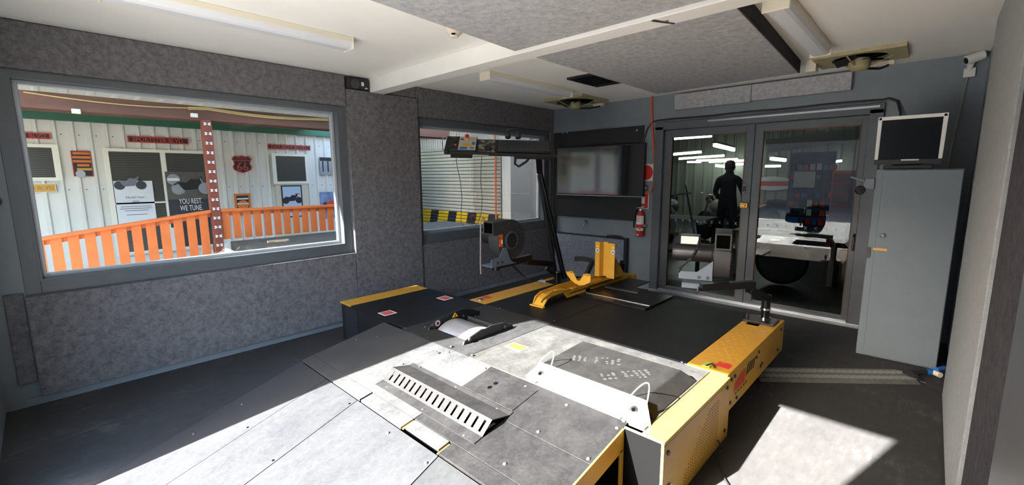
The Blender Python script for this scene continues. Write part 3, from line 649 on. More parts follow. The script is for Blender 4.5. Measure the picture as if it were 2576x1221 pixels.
p3, p4 = rayd(1322,659,4.3), rayd(1386,664,4.62); MB().bar(p3, p4, 0.06, 0.055).build('middle_arm', m_blackgloss, b1, 0.003)
p5, p6 = rayd(1374,674,4.58), rayd(1402,692,4.62); MB().bar(p5, p6, 0.05, 0.05).build('lower_arm', m_blackgloss, b1, 0.003)
MB().cyl((p6.x,p6.y,H+0.001),(p6.x,p6.y,p6.z+0.03),0.035,n=18).build('pivot_post', m_blackgloss, b1); MB().cyl((p6.x,p6.y,p6.z+0.03),(p6.x,p6.y,p6.z+0.04),0.03,n=18).build('pivot_cap', m_chrome, b1); MB().box(p6.x-0.09,p6.x+0.09,p6.y-0.09,p6.y+0.09,H+0.0015,H+0.014).build('base_plate', m_blackgloss, b1, 0.002)
# corrugated cable hanging from the arm
pts = [rayd(1287,665,4.12), rayd(1297,677,4.15), rayd(1310,688,4.2), rayd(1322,700,4.25), rayd(1338,708,4.4)]
k = MB(); 
for a, b in zip(pts, pts[1:]):
    for i in range(5): t = i/5; q = a.lerp(b, t); k.cyl(q, a.lerp(b, t+0.11), 0.011, n=8)
k.tube(pts, 0.007, 6); k.build('corrugated_hose', m_plastic, b1)
MB().tube([rayd(1254,668,4.0),rayd(1258,685,4.02),rayd(1265,705,4.1),rayd(1268,712,4.2)],0.003,5).build('power_lead', m_plastic, b1)
MB().tube([c1+Vector((-0.06,-0.21,0.20)),c1+Vector((-0.06,-0.24,0.215)),c1+Vector((-0.06,-0.265,0.19)),c1+Vector((-0.06,-0.27,0.0)),c1+Vector((-0.06,-0.275,-0.18)),c1+Vector((-0.06,-0.272,-0.29))],0.006,6).build('strap', mat('tan_strap', sr(150,136,126), 0.8), b1)
# right blower
b2 = thing('blower_fan', 'black centrifugal blower seen edge-on with motor and white plate beside the glass door', 'blower', (3.24, 3.44, H), 'dyno cooling blowers')
c2 = rayd(1818, 640, 3.35); ax2 = Vector((0.955,0.296,0)); blower(b2, c2, ax2, (0.296,-0.955,0.0), 0.195, 0.108, 0.30)
g = c2 - ax2*0.06; zb = c2.z-0.19; out2 = Vector((0.296,-0.955,0))
def lq(a, o, z): return g - ax2*a + out2*o + Vector((0,0,z-c2.z))
k = MB(); q = 0.11
pl = [(0.0,zb+0.0),(0.235,zb+0.0),(0.235,zb+0.055),(0.105,zb+0.06),(0.0,zb+0.15)]
A = [lq(a, q, z) for a, z in pl]; B = [lq(a, q-0.006, z) for a, z in pl]; n_ = len(pl)
k.add(A+B, [tuple(range(n_)), tuple(range(n_,2*n_))[::-1]]+[(i,n_+i,n_+(i+1)%n_,(i+1)%n_) for i in range(n_)])
k.hexa([lq(0.0,q,zb-0.035),lq(0.21,q,zb-0.035),lq(0.21,-0.08,zb-0.035),lq(0.0,-0.08,zb-0.035)],[lq(0.0,q,zb-0.028),lq(0.21,q,zb-0.028),lq(0.21,-0.08,zb-0.028),lq(0.0,-0.08,zb-0.028)])
k.hexa([lq(0.0,q,zb-0.07),lq(0.21,q,zb-0.07),lq(0.21,q-0.006,zb-0.07),lq(0.0,q-0.006,zb-0.07)],[lq(0.0,q,zb-0.028),lq(0.21,q,zb-0.028),lq(0.21,q-0.006,zb-0.028),lq(0.0,q-0.006,zb-0.028)])
k.build('mount_bracket', m_brkt, b2)
for a in (0.03, 0.09): MB().cyl(lq(a,q,zb+0.02),lq(a,q+0.008,zb+0.02),0.012,n=10).build('bolt', m_bolt, b2)
p1, p2 = rayd(1763,722,3.3), rayd(1897,716,3.3); MB().bar(p1, p2, 0.06, 0.05).build('upper_arm', m_blackgloss, b2, 0.003)
p3, p4 = rayd(1884,729,3.3), rayd(1932,751,3.36); MB().bar(p3, p4, 0.06, 0.05).build('lower_arm', m_blackgloss, b2, 0.003)
pb = ray(1924, 800, z=H+0.02); MB().cyl((pb.x,pb.y,H+0.02),(pb.x,pb.y,p4.z+0.025),0.03,n=18).build('pivot_post', m_blackgloss, b2); MB().cyl((pb.x,pb.y,H+0.085),(pb.x,pb.y,H+0.10),0.036,n=18).build('pivot_collar', m_chrome, b2); MB().cyl((pb.x,pb.y,H+0.018),(pb.x,pb.y,H+0.028),0.042,n=18).build('pivot_collar', m_chrome, b2)
MB().box(3.145,3.35,3.35,3.53,H+0.0045,H+0.018).build('base_plate', m_blackgloss, b2, 0.002); MB().cyl((3.165,3.38,H+0.018),(3.165,3.38,H+0.06),0.014,n=10).build('clamp_pin', m_black, b2)
pts = [rayd(1762,600,3.3), rayd(1752,632,3.28), rayd(1738,652,3.26), rayd(1716,668,3.3), rayd(1706,686,3.3)]; k = MB()
for a, b in zip(pts, pts[1:]):
    for i in range(5): k.cyl(a.lerp(b, i/5), a.lerp(b, i/5+0.11), 0.011, n=8)
k.tube(pts, 0.007, 6); k.build('corrugated_hose', m_plastic, b2)
MB().tube([rayd(1757,722,3.3),rayd(1755,735,3.3),rayd(1750,737,3.3)],0.008,6).build('arm_lever', m_plastic, b2)

# ---------------------------------------------------------------- operator console on a slanted black stand
cs = thing('console_stand', 'slanted black steel stand carrying the keyboard tray in front of the television', 'stand', (1.37, 3.47, H))
q0, q1 = rayd(1420,702,4.66), rayd(1358,432,4.5)
MB().bar(q0, q1, 0.034, 0.042, (1,0,0)).build('post', m_blackgloss, cs, 0.004)
q2, q3 = rayd(1399,698,4.72), rayd(1356,440,4.58); MB().bar(q2, q3, 0.03, 0.034, (1,0,0)).build('brace', m_black, cs, 0.004)
MB().box(q0.x-0.1,q0.x+0.12,q0.y-0.1,q0.y+0.08,H+0.001,H+0.015).build('foot_plate', m_blackgloss, cs, 0.002)
O = rayd(1262, 369, 4.28); e1 = Vector((0.727,0.686,0)); e1 = (e1 + Vector((0,0,-0.028))).normalized(); aw = Vector((-0.686,0.727,0)); tl = math.radians(36)
e2 = aw*math.cos(tl)+Vector((0,0,1))*math.sin(tl); e2 = (e2-e1*e2.dot(e1)).normalized(); e3 = e1.cross(e2)
def tq(a, b, c=0.0): return O + e1*a + e2*b + e3*c
def tbox(a0, a1, b0, b1, c0, c1): return MB().hexa([tq(a0,b0,c0),tq(a1,b0,c0),tq(a1,b1,c0),tq(a0,b1,c0)], [tq(a0,b0,c1),tq(a1,b0,c1),tq(a1,b1,c1),tq(a0,b1,c1)])
tbox(-0.54, 0.51, -0.12, 0.125, -0.022, 0.0).build('tray', m_plastic, cs, 0.004)
tbox(-0.12, 0.53, -0.135, -0.12, -0.022, 0.004).build('tray_lip', m_plastic, cs, 0.002)
MB().bar(q1, tq(0.36,0.0,-0.05), 0.06, 0.07).build('tray_neck', m_blackgloss, cs, 0.004); tbox(0.12,0.48,-0.06,0.08,-0.10,-0.022).build('under_tray_box', m_plastic, cs, 0.006)
MB().tube([tq(0.14,-0.05,-0.06),tq(0.13,-0.08,-0.14),tq(0.17,-0.08,-0.17),tq(0.24,-0.06,-0.13),tq(0.27,-0.04,-0.10)],0.012,8).build('coiled_lead', m_plastic, cs)
# keyboard with keys
kb = tbox(-0.04, 0.47, -0.10, 0.085, 0.001, 0.018).build('keyboard', m_plastic, None, 0.004); tag(kb, 'black full size keyboard lying on the tilted console tray', 'keyboard')
kk = tbox(-0.0085,0.0085,-0.0085,0.0085,0,0.007).xf(Matrix.Translation(-O)).build('key', mat('key_grey', sr(70,72,74), 0.5), kb); km = kk.data; kk.location = tq(-0.02,-0.08,0.018)
for r in range(6):
    for c_ in range(22):
        if (r, c_) != (0, 0): inst(km, 'key', kb, tq(-0.02+c_*0.0223, -0.08+r*0.028, 0.018))
# mouse on camouflage pad
pdm, _t, _b, _ = nt('camouflage_pad'); _n = noise(_t, 22, 1, 0.4, dist=0.6)
_r = ramp(_t, _n.outputs[0], [(0.42, sr(58,56,50)), (0.46, sr(104,98,86)), (0.56, sr(150,144,130))]); _r.color_ramp.interpolation = 'CONSTANT'; _t.links.new(_r.outputs[0], _b.inputs['Base Color'])
pd = tbox(-0.225, -0.065, -0.105, 0.11, 0.001, 0.004).build('mouse_pad', pdm); tag(pd, 'camouflage patterned mouse pad between control box and keyboard', 'mouse pad')
rings = 7; nn = 14; vs = []
for i in range(rings):
    t = i/(rings-1); h = 0.034*math.sin(math.pi*(0.12+0.80*t))+0.002; wd = 0.028*math.sin(math.pi*(0.18+0.66*t))+0.006
    for j in range(nn):
        a = math.pi*j/(nn-1); vs.append(tq(-0.13+math.cos(a)*wd, -0.09+0.105*t, 0.0045+math.sin(a)*h))
fs = [(i*nn+j, i*nn+j+1, (i+1)*nn+j+1, (i+1)*nn+j) for i in range(rings-1) for j in range(nn-1)] + [tuple(range(nn)), tuple((rings-1)*nn+j for j in range(nn))[::-1]] + [(i*nn, (i+1)*nn, (i+1)*nn+nn-1, i*nn+nn-1) for i in range(rings-1)]
mo = MB().add(vs, fs, True).build('computer_mouse', m_plastic); tag(mo, 'black computer mouse on the camouflage pad', 'mouse')
# control box
cb = thing('control_box', 'control box with red mushroom button and colourful panel at left end of tray', 'control box', tq(-0.37,0,0))
tbox(-0.50, -0.24, -0.12, 0.12, 0.001, 0.03).build('body', m_plastic, cb, 0.004); tbox(-0.49,-0.28,-0.09,0.06,-0.085,-0.02).build('lower_body', m_plastic, cb, 0.008)
tbox(-0.41, -0.245, -0.115, 0.115, 0.03, 0.0315).build('panel_sheet', mat('panel_sheet', sr(196,190,184), 0.5), cb)
tbox(-0.54,-0.50,-0.14,0.135,-0.01,0.02).build('end_bracket', m_plastic, cb, 0.004)
MB().cyl(tq(-0.335,0.06,0.03), tq(-0.335,0.06,0.052), 0.013, n=14).build('button_collar', m_yelst, cb); MB().lathe([(0.008,0),(0.010,0.012),(0.021,0.016),(0.021,0.026),(0.015,0.032),(0,0.033)], tq(-0.335,0.06,0.052), e3, 18).build('stop_button', m_red, cb)
m_green = mat('green_plastic', sr(70,150,80), 0.45)
for a, b, m_ in ((-0.475,0.085,m_green),(-0.45,0.08,m_red),(-0.465,0.04,m_dgrey),(-0.445,0.04,m_dgrey),(-0.46,0.0,m_dgrey),(-0.44,-0.04,m_orange),(-0.465,-0.04,m_dgrey)): MB().cyl(tq(a,b,0.03), tq(a,b,0.038), 0.009, n=12).build('push_button', m_, cb)
for a0, a1, b0, b1, m_ in ((-0.375,-0.30,-0.06,-0.01,m_yelst),(-0.395,-0.325,-0.11,-0.07,m_blue),(-0.30,-0.26,-0.10,-0.07,m_green),(-0.40,-0.37,0.05,0.08,m_dgrey),(-0.29,-0.265,0.04,0.06,m_yelst),(-0.285,-0.255,-0.03,0.02,m_bst)): tbox(a0,a1,b0,b1,0.0315,0.0322).build('panel_print', m_, cb)
# ear defenders hung on the back of the tray
eh = thing('ear_defenders', 'black ear defenders resting on the back edge of the tray', 'ear defenders', tq(0.12,0.13,0.0))
for a in (0.055, 0.155): MB().lathe([(0,-0.028),(0.033,-0.026),(0.042,-0.008),(0.042,0.010),(0.034,0.026),(0,0.028)], tq(a,0.15,0.04), (e1+e3*0.2), 18).build('ear_cup', m_plastic, eh)
MB().tube([tq(0.055,0.15,0.06)]+[tq(0.105-0.07*math.cos(math.pi*i/8), 0.19, 0.05+0.035*math.sin(math.pi*i/8)) for i in range(9)]+[tq(0.155,0.15,0.06)], 0.008, 6).build('head_band', m_plastic, eh)
MB().bar(tq(0.27,0.125,0.01), tq(0.40,0.14,0.035), 0.02, 0.006).build('side_lever', m_plastic, cs)
MB().tube([tq(-0.535,0.10,0.02),tq(-0.565,0.10,0.03),tq(-0.585,0.08,0.0),tq(-0.575,0.02,-0.06),tq(-0.56,0.0,-0.07),tq(-0.55,0.01,-0.05)],0.005,6).build('wire_hook', m_chrome, cs)
lead = MB().tube([rayd(1147,394,4.1),rayd(1150,420,4.1),rayd(1158,455,4.1),rayd(1162,500,4.1),rayd(1160,530,4.1),rayd(1160,560,4.1),rayd(1172,575,4.1),rayd(1190,574,4.1),rayd(1203,560,4.1),rayd(1211,535,4.1),rayd(1213,500,4.1),rayd(1209,455,4.1),rayd(1210,420,4.1),rayd(1212,393,4.1)],0.003,5).build('cable_loop', m_plastic); tag(lead, 'thin dark cable hanging in a long loop below the control box', 'cable')
m_scr = mat('dark_screen', (0.006,0.006,0.008), 0.07); m_scr.node_tree.nodes['Principled BSDF'].inputs['IOR'].default_value = 2.7
# ---------------------------------------------------------------- things on the back wall
bb = MB().box(0.02, 1.425, 5.008, 5.03, 0.875, 2.065).build('backing_board', mat('black_board', (0.012,0.012,0.013), 0.55, var=0.2, vscale=4), None, 0.003); tag(bb, 'matt black board screwed to the wall behind the television', 'board')
for px, py in ((1416,335),(1427,334),(1602,328)): q = ray(px, py, y=5.008); MB().cyl(q, q-Vector((0,0.004,0)), 0.01, n=8).build('screw_head', m_cream, bb)
tv = thing('television', 'large wall mounted flat screen television, switched off and reflecting the room', 'television', (0.8, 4.95, 1.5))
MB().box(0.125, 1.475, 4.945, 4.985, 1.185, 1.852).build('cabinet', m_plastic, tv, 0.006); MB().box(0.143, 1.457, 4.9435, 4.9452, 1.207, 1.834).build('screen', m_scr, tv)
MB().box(0.125, 1.475, 4.942, 4.946, 1.185, 1.192).build('lower_trim', m_alu, tv); MB().box(0.77,0.83,4.946,4.956,1.172,1.186).build('sensor_bar', m_plastic, tv, 0.003)
MB().box(0.6,1.0,4.985,5.008,1.35,1.65).build('wall_bracket', m_black, tv)
# fire extinguisher
fe = thing('fire_extinguisher', 'small red fire extinguisher with white label hanging beside the door frame', 'fire extinguisher', (1.44, 4.96, 0.68))
MB().lathe([(0,0),(0.045,0.004),(0.048,0.015),(0.048,0.26),(0.040,0.295),(0.022,0.312),(0.022,0.325),(0,0.325)], (1.447,4.965,0.69), n=28).build('cylinder', m_red, fe)
lab = MB(); n = 20
for z0, z1, nm in ((0.845,0.955,'a'),(0.765,0.80,'b')):
    vs = []
    for z in (z0, z1):
        for i in range(n+1): a = math.pi*(1.0+i/n)-0.1; vs.append((1.447+0.0492*math.cos(a), 4.965+0.0492*math.sin(a), z))
    lab.add(vs, [(i, i+1, n+2+i, n+1+i) for i in range(n)], True)
lb_ = lab.build('label_band', m_whitep, fe)
k = MB()
for i in range(4): k.box(1.42, 1.47-0.005*i, 4.914, 4.9155, 0.94-0.02*i, 0.945-0.02*i)
k.box(1.45,1.48,4.9135,4.915,0.785,0.795); k.build('label_print', m_red, fe)
MB().lathe([(0.020,0),(0.026,0.004),(0.026,0.02),(0.018,0.03),(0,0.03)], (1.447,4.965,1.012), n=18).build('valve', m_chrome, fe)
MB().bar((1.39,4.96,1.045),(1.50,4.95,1.065),0.012,0.012).bar((1.42,4.96,1.055),(1.515,4.95,1.03),0.012,0.01).build('trigger', m_steel, fe); MB().tube([(1.425,4.96,1.045),(1.385,4.95,1.03),(1.37,4.945,0.95),(1.372,4.945,0.80)],0.011,8).build('hose', m_plastic, fe)
MB().box(1.375,1.52,4.955,5.03,0.818,0.838).build('wall_strap', m_steel, fe, 0.002); MB().box(1.43,1.455,4.913,4.916,0.705,0.722).build('tamper_seal', m_whitep, fe)
sg = MB().box(1.372,1.522,5.024,5.03,1.035,1.232).build('extinguisher_sign', m_paper); tag(sg, 'red and white extinguisher location sign on the wall below the round sign', 'sign')
MB().box(1.382,1.512,5.0225,5.0241,1.048,1.225).build('red_field', m_red, sg); MB().box(1.425,1.468,5.0215,5.0226,1.10,1.19).build('pictogram', m_cream, sg); MB().box(1.415,1.475,5.0215,5.0226,1.058,1.075).build('caption', m_pink, sg)
MB().box(1.372,1.522,5.022,5.0238,1.036,1.047).build('sign_border', m_cream, sg)
rs = MB().box(1.36,1.578,5.024,5.03,1.385,1.595).build('no_smoking_sign', m_cream); tag(rs, 'cream square sign with round red symbol, half hidden behind the television', 'sign')
MB().lathe([(0.06,0.0),(0.092,0.0),(0.092,0.0015),(0.06,0.0015)], (1.47,5.0238,1.49), (0,-1,0), 30).build('red_ring', m_red, rs); MB().bar((1.42,5.022,1.52),(1.54,5.022,1.52),0.0015,0.035,(0,0,1)).build('red_bar', m_red, rs)
sk = MB().box(1.445,1.505,5.012,5.03,1.265,1.335).build('wall_socket', m_dgrey, None, 0.004); tag(sk, 'small grey wall socket between the red sign and the television', 'socket'); MB().cyl((1.475,5.012,1.30),(1.475,5.004,1.30),0.02,n=14).build('socket_ring', m_steel, sk)
hk = thing('wall_hook', 'small steel hook and ring on the blue-grey wall under the black board', 'hook', (0.59,5.03,0.80)); MB().box(0.565,0.615,5.022,5.03,0.805,0.835).build('hook_plate', m_dgrey, hk); MB().tube([(0.59,5.02,0.815),(0.59,4.995,0.80),(0.588,4.985,0.77),(0.575,4.99,0.745),(0.56,4.995,0.735)],0.010,8).build('hook_arm', m_steel, hk)
lp = thing('low_screen_panel', 'low grey carpeted panel in a black frame standing against the back wall', 'panel', (0.7,4.97,0))
MB().box(0.10,1.235,4.955,4.985,0.03,0.625).build('carpet_face', carpet('panel_carpet', sr(128,131,140), 0.25), lp); fr = MB(); fr.box(0.08,1.275,4.95,4.995,0.625,0.642); fr.box(1.235,1.275,4.945,4.995,0.0,0.642); fr.box(0.06,0.10,4.945,4.995,0.0,0.88); fr.box(0.10,1.235,4.95,4.995,0.0,0.03); fr.build('frame', m_black, lp, 0.003)
MB().tube([(0.98,4.95,0.655),(1.06,4.94,0.67),(1.18,4.95,0.665),(1.22,4.95,0.65)],0.012,6).build('strap_end', m_plastic, lp)
oc = MB().tube([(1.512,5.018,2.40),(1.512,5.016,2.30),(1.53,5.016,2.1),(1.56,5.016,1.8),(1.58,5.016,1.55),(1.58,5.012,1.35),(1.545,5.008,1.25),(1.49,5.01,1.235)],0.011,8).build('orange_cable', m_orange); tag(oc, 'orange cable running down the wall from the ceiling beside the door', 'cable')
bc = MB().tube([(1.42,5.01,1.86),(1.47,5.01,2.02),(1.53,5.015,2.095),(1.6,5.015,2.108)]+[(1.6+i*0.21, 5.015, 2.108+0.004*math.sin(i*1.7)) for i in range(1,11)]+[(3.74,5.015,2.112),(3.80,5.01,2.08),(3.83,4.98,1.98),(3.84,4.9,1.9),(3.85,4.7,1.8)],0.010,8).build('black_cable', m_plastic); tag(bc, 'black cable strung along the top of the glass door frame', 'cable')
# ---------------------------------------------------------------- cabinet with monitor in the right corner
cx0, cx1, cy0, cy1, cz = 3.765, 4.248, 4.235, 4.66, 1.49
cab = thing('steel_cabinet', 'tall grey steel cabinet standing in the right rear corner', 'cabinet', ((cx0+cx1)/2,(cy0+cy1)/2,0))
m_cab = mat('cabinet_grey', sr(114,124,131), 0.42, var=0.04, vscale=6)
MB().box(cx0,cx1,cy0+0.02,cy1,0,cz).build('body', m_cab, cab, 0.004); MB().box(cx0+0.045,cx1-0.004,cy0,cy0+0.019,0.015,cz-0.006).build('door', m_cab, cab, 0.004)
MB().lathe([(0,0),(0.018,0),(0.018,0.012),(0.012,0.018),(0,0.018)], (3.85,cy0,0.985), (0,-1,0), 16).build('lock', m_chrome, cab); MB().box(3.80,3.885,cy0-0.002,cy0,0.865,0.883).build('brass_label', mat('brass_label', sr(190,140,60), 0.4, 0.4), cab)
for z_ in (0.80,): MB().box(cx0-0.004,cx0+0.02,cy0+0.005,cy0+0.02,z_,z_+0.08).build('hinge', m_black, cab)
hb = thing('cabinet_arm_bracket', 'grey folded bracket with black camera clamped to the cabinet edge', 'bracket', (cx0,cy0,1.35)); MB().box(cx0-0.065,cx0-0.001,cy0+0.0,cy0+0.03,1.34,1.42).build('clamp_plate', m_cab, hb, 0.003); MB().bar((cx0-0.155,cy0,1.435),(cx0-0.06,cy0+0.01,1.40),0.05,0.015).build('arm', m_cab, hb, 0.003); MB().lathe([(0,-0.03),(0.03,-0.02),(0.036,0.0),(0.03,0.025),(0,0.03)], (cx0-0.085,cy0+0.01,1.33), (0.3,-1,0), 16).build('camera_body', m_plastic, hb)
mn = thing('computer_monitor', 'flat monitor with silver bezel and black screen standing on the grey cabinet', 'monitor', (3.95,4.36,cz))
X0, X1, Z0, Z1, Y = 3.742, 4.125, 1.562, 1.883, 4.30
fr = MB(); fr.box(X0,X0+0.022,Y,Y+0.03,Z0,Z1); fr.box(X1-0.022,X1,Y,Y+0.03,Z0,Z1); fr.box(X0,X1,Y,Y+0.03,Z1-0.022,Z1); fr.build('bezel', m_whitep, mn, 0.003)
MB().box(X0+0.02,X1-0.02,Y+0.004,Y+0.035,Z0,Z1-0.02).build('screen', mat('monitor_screen', (0.008,0.009,0.012), 0.15, spec=0.6), mn); MB().box(X0,X1,Y-0.002,Y+0.03,Z0-0.035,Z0+0.003).build('lower_bezel', m_plastic, mn, 0.003); MB().box(3.90,4.0,Y-0.006,Y-0.001,Z0-0.008,Z0+0.002).build('button_bar', m_alu, mn)
MB().box(3.85,4.02,Y+0.035,Y+0.06,cz+0.03,Z0+0.15).build('stand_neck', m_plastic, mn); MB().box(3.80,4.08,Y-0.02,Y+0.16,cz+0.0005,cz+0.03).build('stand_foot', m_plastic, mn, 0.004)
# security camera in the corner with its taped cable
sc = thing('security_camera', 'white bullet security camera bracketed high in the rear right corner', 'security camera', (4.25,5.0,2.3))
q0 = Vector((4.19,4.92,2.335)); q1 = Vector((4.285,4.96,2.372)); MB().cyl(q0,q1,0.038,0.034,n=22).build('camera_body', m_whitep, sc, 0.004); dq = (q1-q0).normalized(); MB().cyl(q0-dq*0.004,q0+dq*0.002,0.025,n=18).build('lens', m_blackgloss, sc)
MB().cyl((4.225,4.95,2.335),(4.215,5.02,2.275),0.02,n=12).box(4.185,4.255,5.0,5.03,2.22,2.29).build('bracket', m_whitep, sc, 0.004)
cc = MB().tube([(4.213,5.02,2.22),(4.205,5.02,2.12),(4.20,5.022,2.03),(4.19,5.022,1.9),(4.18,5.022,1.7),(4.17,5.022,1.5)],0.008,6).build('camera_cable', mat('taped_cable', sr(150,148,140), 0.7)); tag(cc, 'thin taped cable dropping down the corner from the security camera', 'cable')
# ---------------------------------------------------------------- floor cable cover, hose and lead on the right
cv = thing('floor_cable_cover', 'chequer plate cable cover strip across the dark floor to the right wall', 'cable cover', (3.75,3.65,0))
m_tread = mat('worn_tread_plate', sr(126,124,120), 0.5, 0.5, var=0.15, vscale=20)
ca, cb_, cw = Vector((3.26,3.25,0)), Vector((4.09,3.955,0)), 0.25; dv = (cb_-ca).normalized(); pv = Vector((-dv.y,dv.x,0))
MB().hexa([ca-pv*cw/2,cb_-pv*cw/2,cb_+pv*cw/2,ca+pv*cw/2],[ca-pv*(cw/2-0.03)+Vector((0,0,0.014)),cb_-pv*(cw/2-0.03)+Vector((0,0,0.014)),cb_+pv*(cw/2-0.03)+Vector((0,0,0.014)),ca+pv*(cw/2-0.03)+Vector((0,0,0.014))]).build('cover_plate', m_tread, cv, 0.002)
kk = MB().lathe([(0,0.003),(0.012,0.002),(0.02,0.0),(0,0)], (0,0,0), n=10); t0 = kk.build('tread_lug', mat('tread_lug', sr(172,170,164), 0.45, 0.5), cv, local=True); tm = t0.data; t0.location = ca+dv*0.04-pv*0.045+Vector((0,0,0.014))-wloc(cv); t0.scale = (2.2,0.95,1); t0.rotation_euler = (0,0,1.4)
for i in range(1, 50):
    j = i % 2; o = inst(tm, 'tread_lug', cv, ca+dv*(0.04+(i//2)*0.043)+pv*(0.045 if j else -0.045)+Vector((0,0,0.014)), (0,0,1.45 if j else -0.05)); o.scale = (2.2,0.95,1)
ho = thing('air_hose_coupling', 'black hose end with bright blue coupling lying on floor by right wall', 'hose', (4.15,3.95,0.02))
ha, hb_ = ray(2302,938,z=0.03), ray(2328,936,z=0.035); hc, hd = ray(2346,936,z=0.035), ray(2366,945,z=0.035)
MB().tube([ha, ha.lerp(hb_,0.5)+Vector((0,0,0.004)), hb_],0.022,10).build('hose_end', m_plastic, ho); MB().cyl(hb_,hc,0.022,n=16).build('blue_collar', m_blue, ho); MB().cyl(hc,hd,0.019,n=16).build('grey_fitting', m_cream, ho); MB().cyl(ray(2356,930,z=0.06),ray(2375,926,z=0.06),0.014,n=12).build('blue_lever', m_blue, ho)
MB().tube([ha,ray(2310,950,z=0.012),ray(2318,962,z=0.010),ray(2330,965,z=0.010)],0.007,6).build('thin_lead', m_plastic, ho)
fl = MB().tube([(3.395,2.12,0.06),(3.42,2.13,0.02)]+[ray(px,py,z=0.006) for px,py in ((1808,1140),(1812,1172),(1820,1200),(1835,1225),(1850,1260))],0.005,6).build('floor_lead', m_plastic); tag(fl, 'thin black lead trailing on the floor beside the yellow side panel', 'cable')
# ---------------------------------------------------------------- ceiling fittings
m_diff = mat('frosted_diffuser', sr(222,224,228), 0.35); 
def batten(x0, x1, y0, y1, label):
    r = thing('fluorescent_light', label, 'ceiling light', ((x0+x1)/2,(y0+y1)/2,ZC), 'fluorescent battens')
    b = MB(); b.box(x0,x1,y0+0.012,y1-0.012,ZC-0.035,ZC); b.build('body', m_cream, r, 0.004)
    MB().prism([(x0+0.004,ZC-0.035),(x1-0.004,ZC-0.035),(x1-0.012,ZC-0.066),(x1-0.03,ZC-0.075),(x0+0.03,ZC-0.075),(x0+0.012,ZC-0.066)],'y',y0+0.014,y1-0.014).build('diffuser', m_diff, r)
    for a, b_ in ((y0,y0+0.014),(y1-0.014,y1)): MB().box(x0-0.003,x1+0.003,a,b_,ZC-0.079,ZC).build('end_cap', m_cream, r, 0.005)
batten(0.985,1.115,0.10,1.39,'long fluorescent batten on the white ceiling above the large window'); batten(0.955,1.085,2.70,3.98,'fluorescent batten beyond the white beam, near the black vent'); batten(3.325,3.455,2.60,3.90,'fluorescent batten right of the ceiling raft, pointing at the large fan')
def exhaust(x0, x1, y0, y1, label):
    r = thing('exhaust_fan', label, 'exhaust fan', ((x0+x1)/2,(y0+y1)/2,ZC), 'ceiling exhaust fans'); cx, cy = (x0+x1)/2,(y0+y1)/2; R = min(x1-x0,y1-y0)/2-0.045
    m_dp = mat('dirty_cream_metal', sr(170,160,122), 0.5, var=0.15, vscale=14)
    p = MB(); n = 32; z0, z1 = ZC-0.03, ZC-0.0; vs = []
    sq = []
    for i in range(n):
        a = 2*math.pi*i/n; ca_, sa = math.cos(a), math.sin(a); s = 1/max(abs(ca_),abs(sa)); sq.append((cx+(x1-x0)/2*ca_*s, cy+(y1-y0)/2*sa*s))
    ci = [(cx+R*math.cos(2*math.pi*i/n), cy+R*math.sin(2*math.pi*i/n)) for i in range(n)]
    for z, ring in ((z0,sq),(z0,ci),(z1,sq),(z1,ci)): vs += [(x_,y_,z) for x_, y_ in ring]
    fs = []
    for i in range(n): j = (i+1) % n; fs += [(i,j,n+j,n+i),(2*n+i,3*n+i,3*n+j,2*n+j),(i,2*n+i,2*n+j,j),(n+i,n+j,3*n+j,3*n+i)]
    p.add(vs, fs).build('mount_plate', m_dp, r)
    MB().lathe([(0,-0.001),(R,-0.001),(R,-0.006),(0,-0.006)], (cx,cy,ZC), n=28).build('throat', m_hole, r)
    for i in range(5):
        a = 2*math.pi*i/5+0.5; d_ = Vector((math.cos(a),math.sin(a),0)); s_ = Vector((-d_.y,d_.x,0)); c0 = Vector((cx,cy,ZC-0.042))
        MB().hexa([c0+d_*0.05-s_*0.03+Vector((0,0,-0.012)),c0+d_*R*0.92-s_*0.07+Vector((0,0,-0.02)),c0+d_*R*0.92+s_*0.05+Vector((0,0,0.02)),c0+d_*0.05+s_*0.03+Vector((0,0,0.012))],[c0+d_*0.05-s_*0.03+Vector((0,0,-0.009)),c0+d_*R*0.92-s_*0.07+Vector((0,0,-0.017)),c0+d_*R*0.92+s_*0.05+Vector((0,0,0.023)),c0+d_*0.05+s_*0.03+Vector((0,0,0.015))]).build('fan_blade', m_blackmatt, r)
    for i in range(3):
        a = 2*math.pi*i/3+0.2; MB().tube([(cx,cy,ZC-0.095),(cx+R*0.5*math.cos(a),cy+R*0.5*math.sin(a),ZC-0.08),(cx+(R+0.02)*math.cos(a),cy+(R+0.02)*math.sin(a),ZC-0.03)],0.006,6).build('guard_arm', m_dp, r)
    MB().lathe([(0,-0.03),(0.065,-0.03),(0.075,-0.06),(0.07,-0.10),(0.05,-0.118),(0,-0.122)], (cx,cy,ZC), n=20).build('motor_hub', m_dp, r)
    MB().box(cx+0.06,cx+0.2,y1+0.005,y1+0.06,ZC-0.06,ZC).build('junction_box', m_cream, r, 0.004); MB().tube([(cx+0.04,cy,ZC-0.11),(cx+0.12,cy+0.12,ZC-0.105),(cx+0.16,y1,ZC-0.07),(cx+0.16,y1+0.03,ZC-0.05)],0.010,6).build('supply_lead', m_plastic, r)
exhaust(0.43,1.03,4.25,4.83,'dirty cream exhaust fan on the ceiling above the television'); exhaust(3.28,3.86,4.20,4.66,'dirty cream exhaust fan on the ceiling above the grey cabinet')
jb = MB().box(3.215,3.29,4.345,4.46,ZC-0.09,ZC).build('junction_box', m_cream, None, 0.004); tag(jb, 'small cream box on the ceiling at the corner of the carpeted raft', 'junction box')
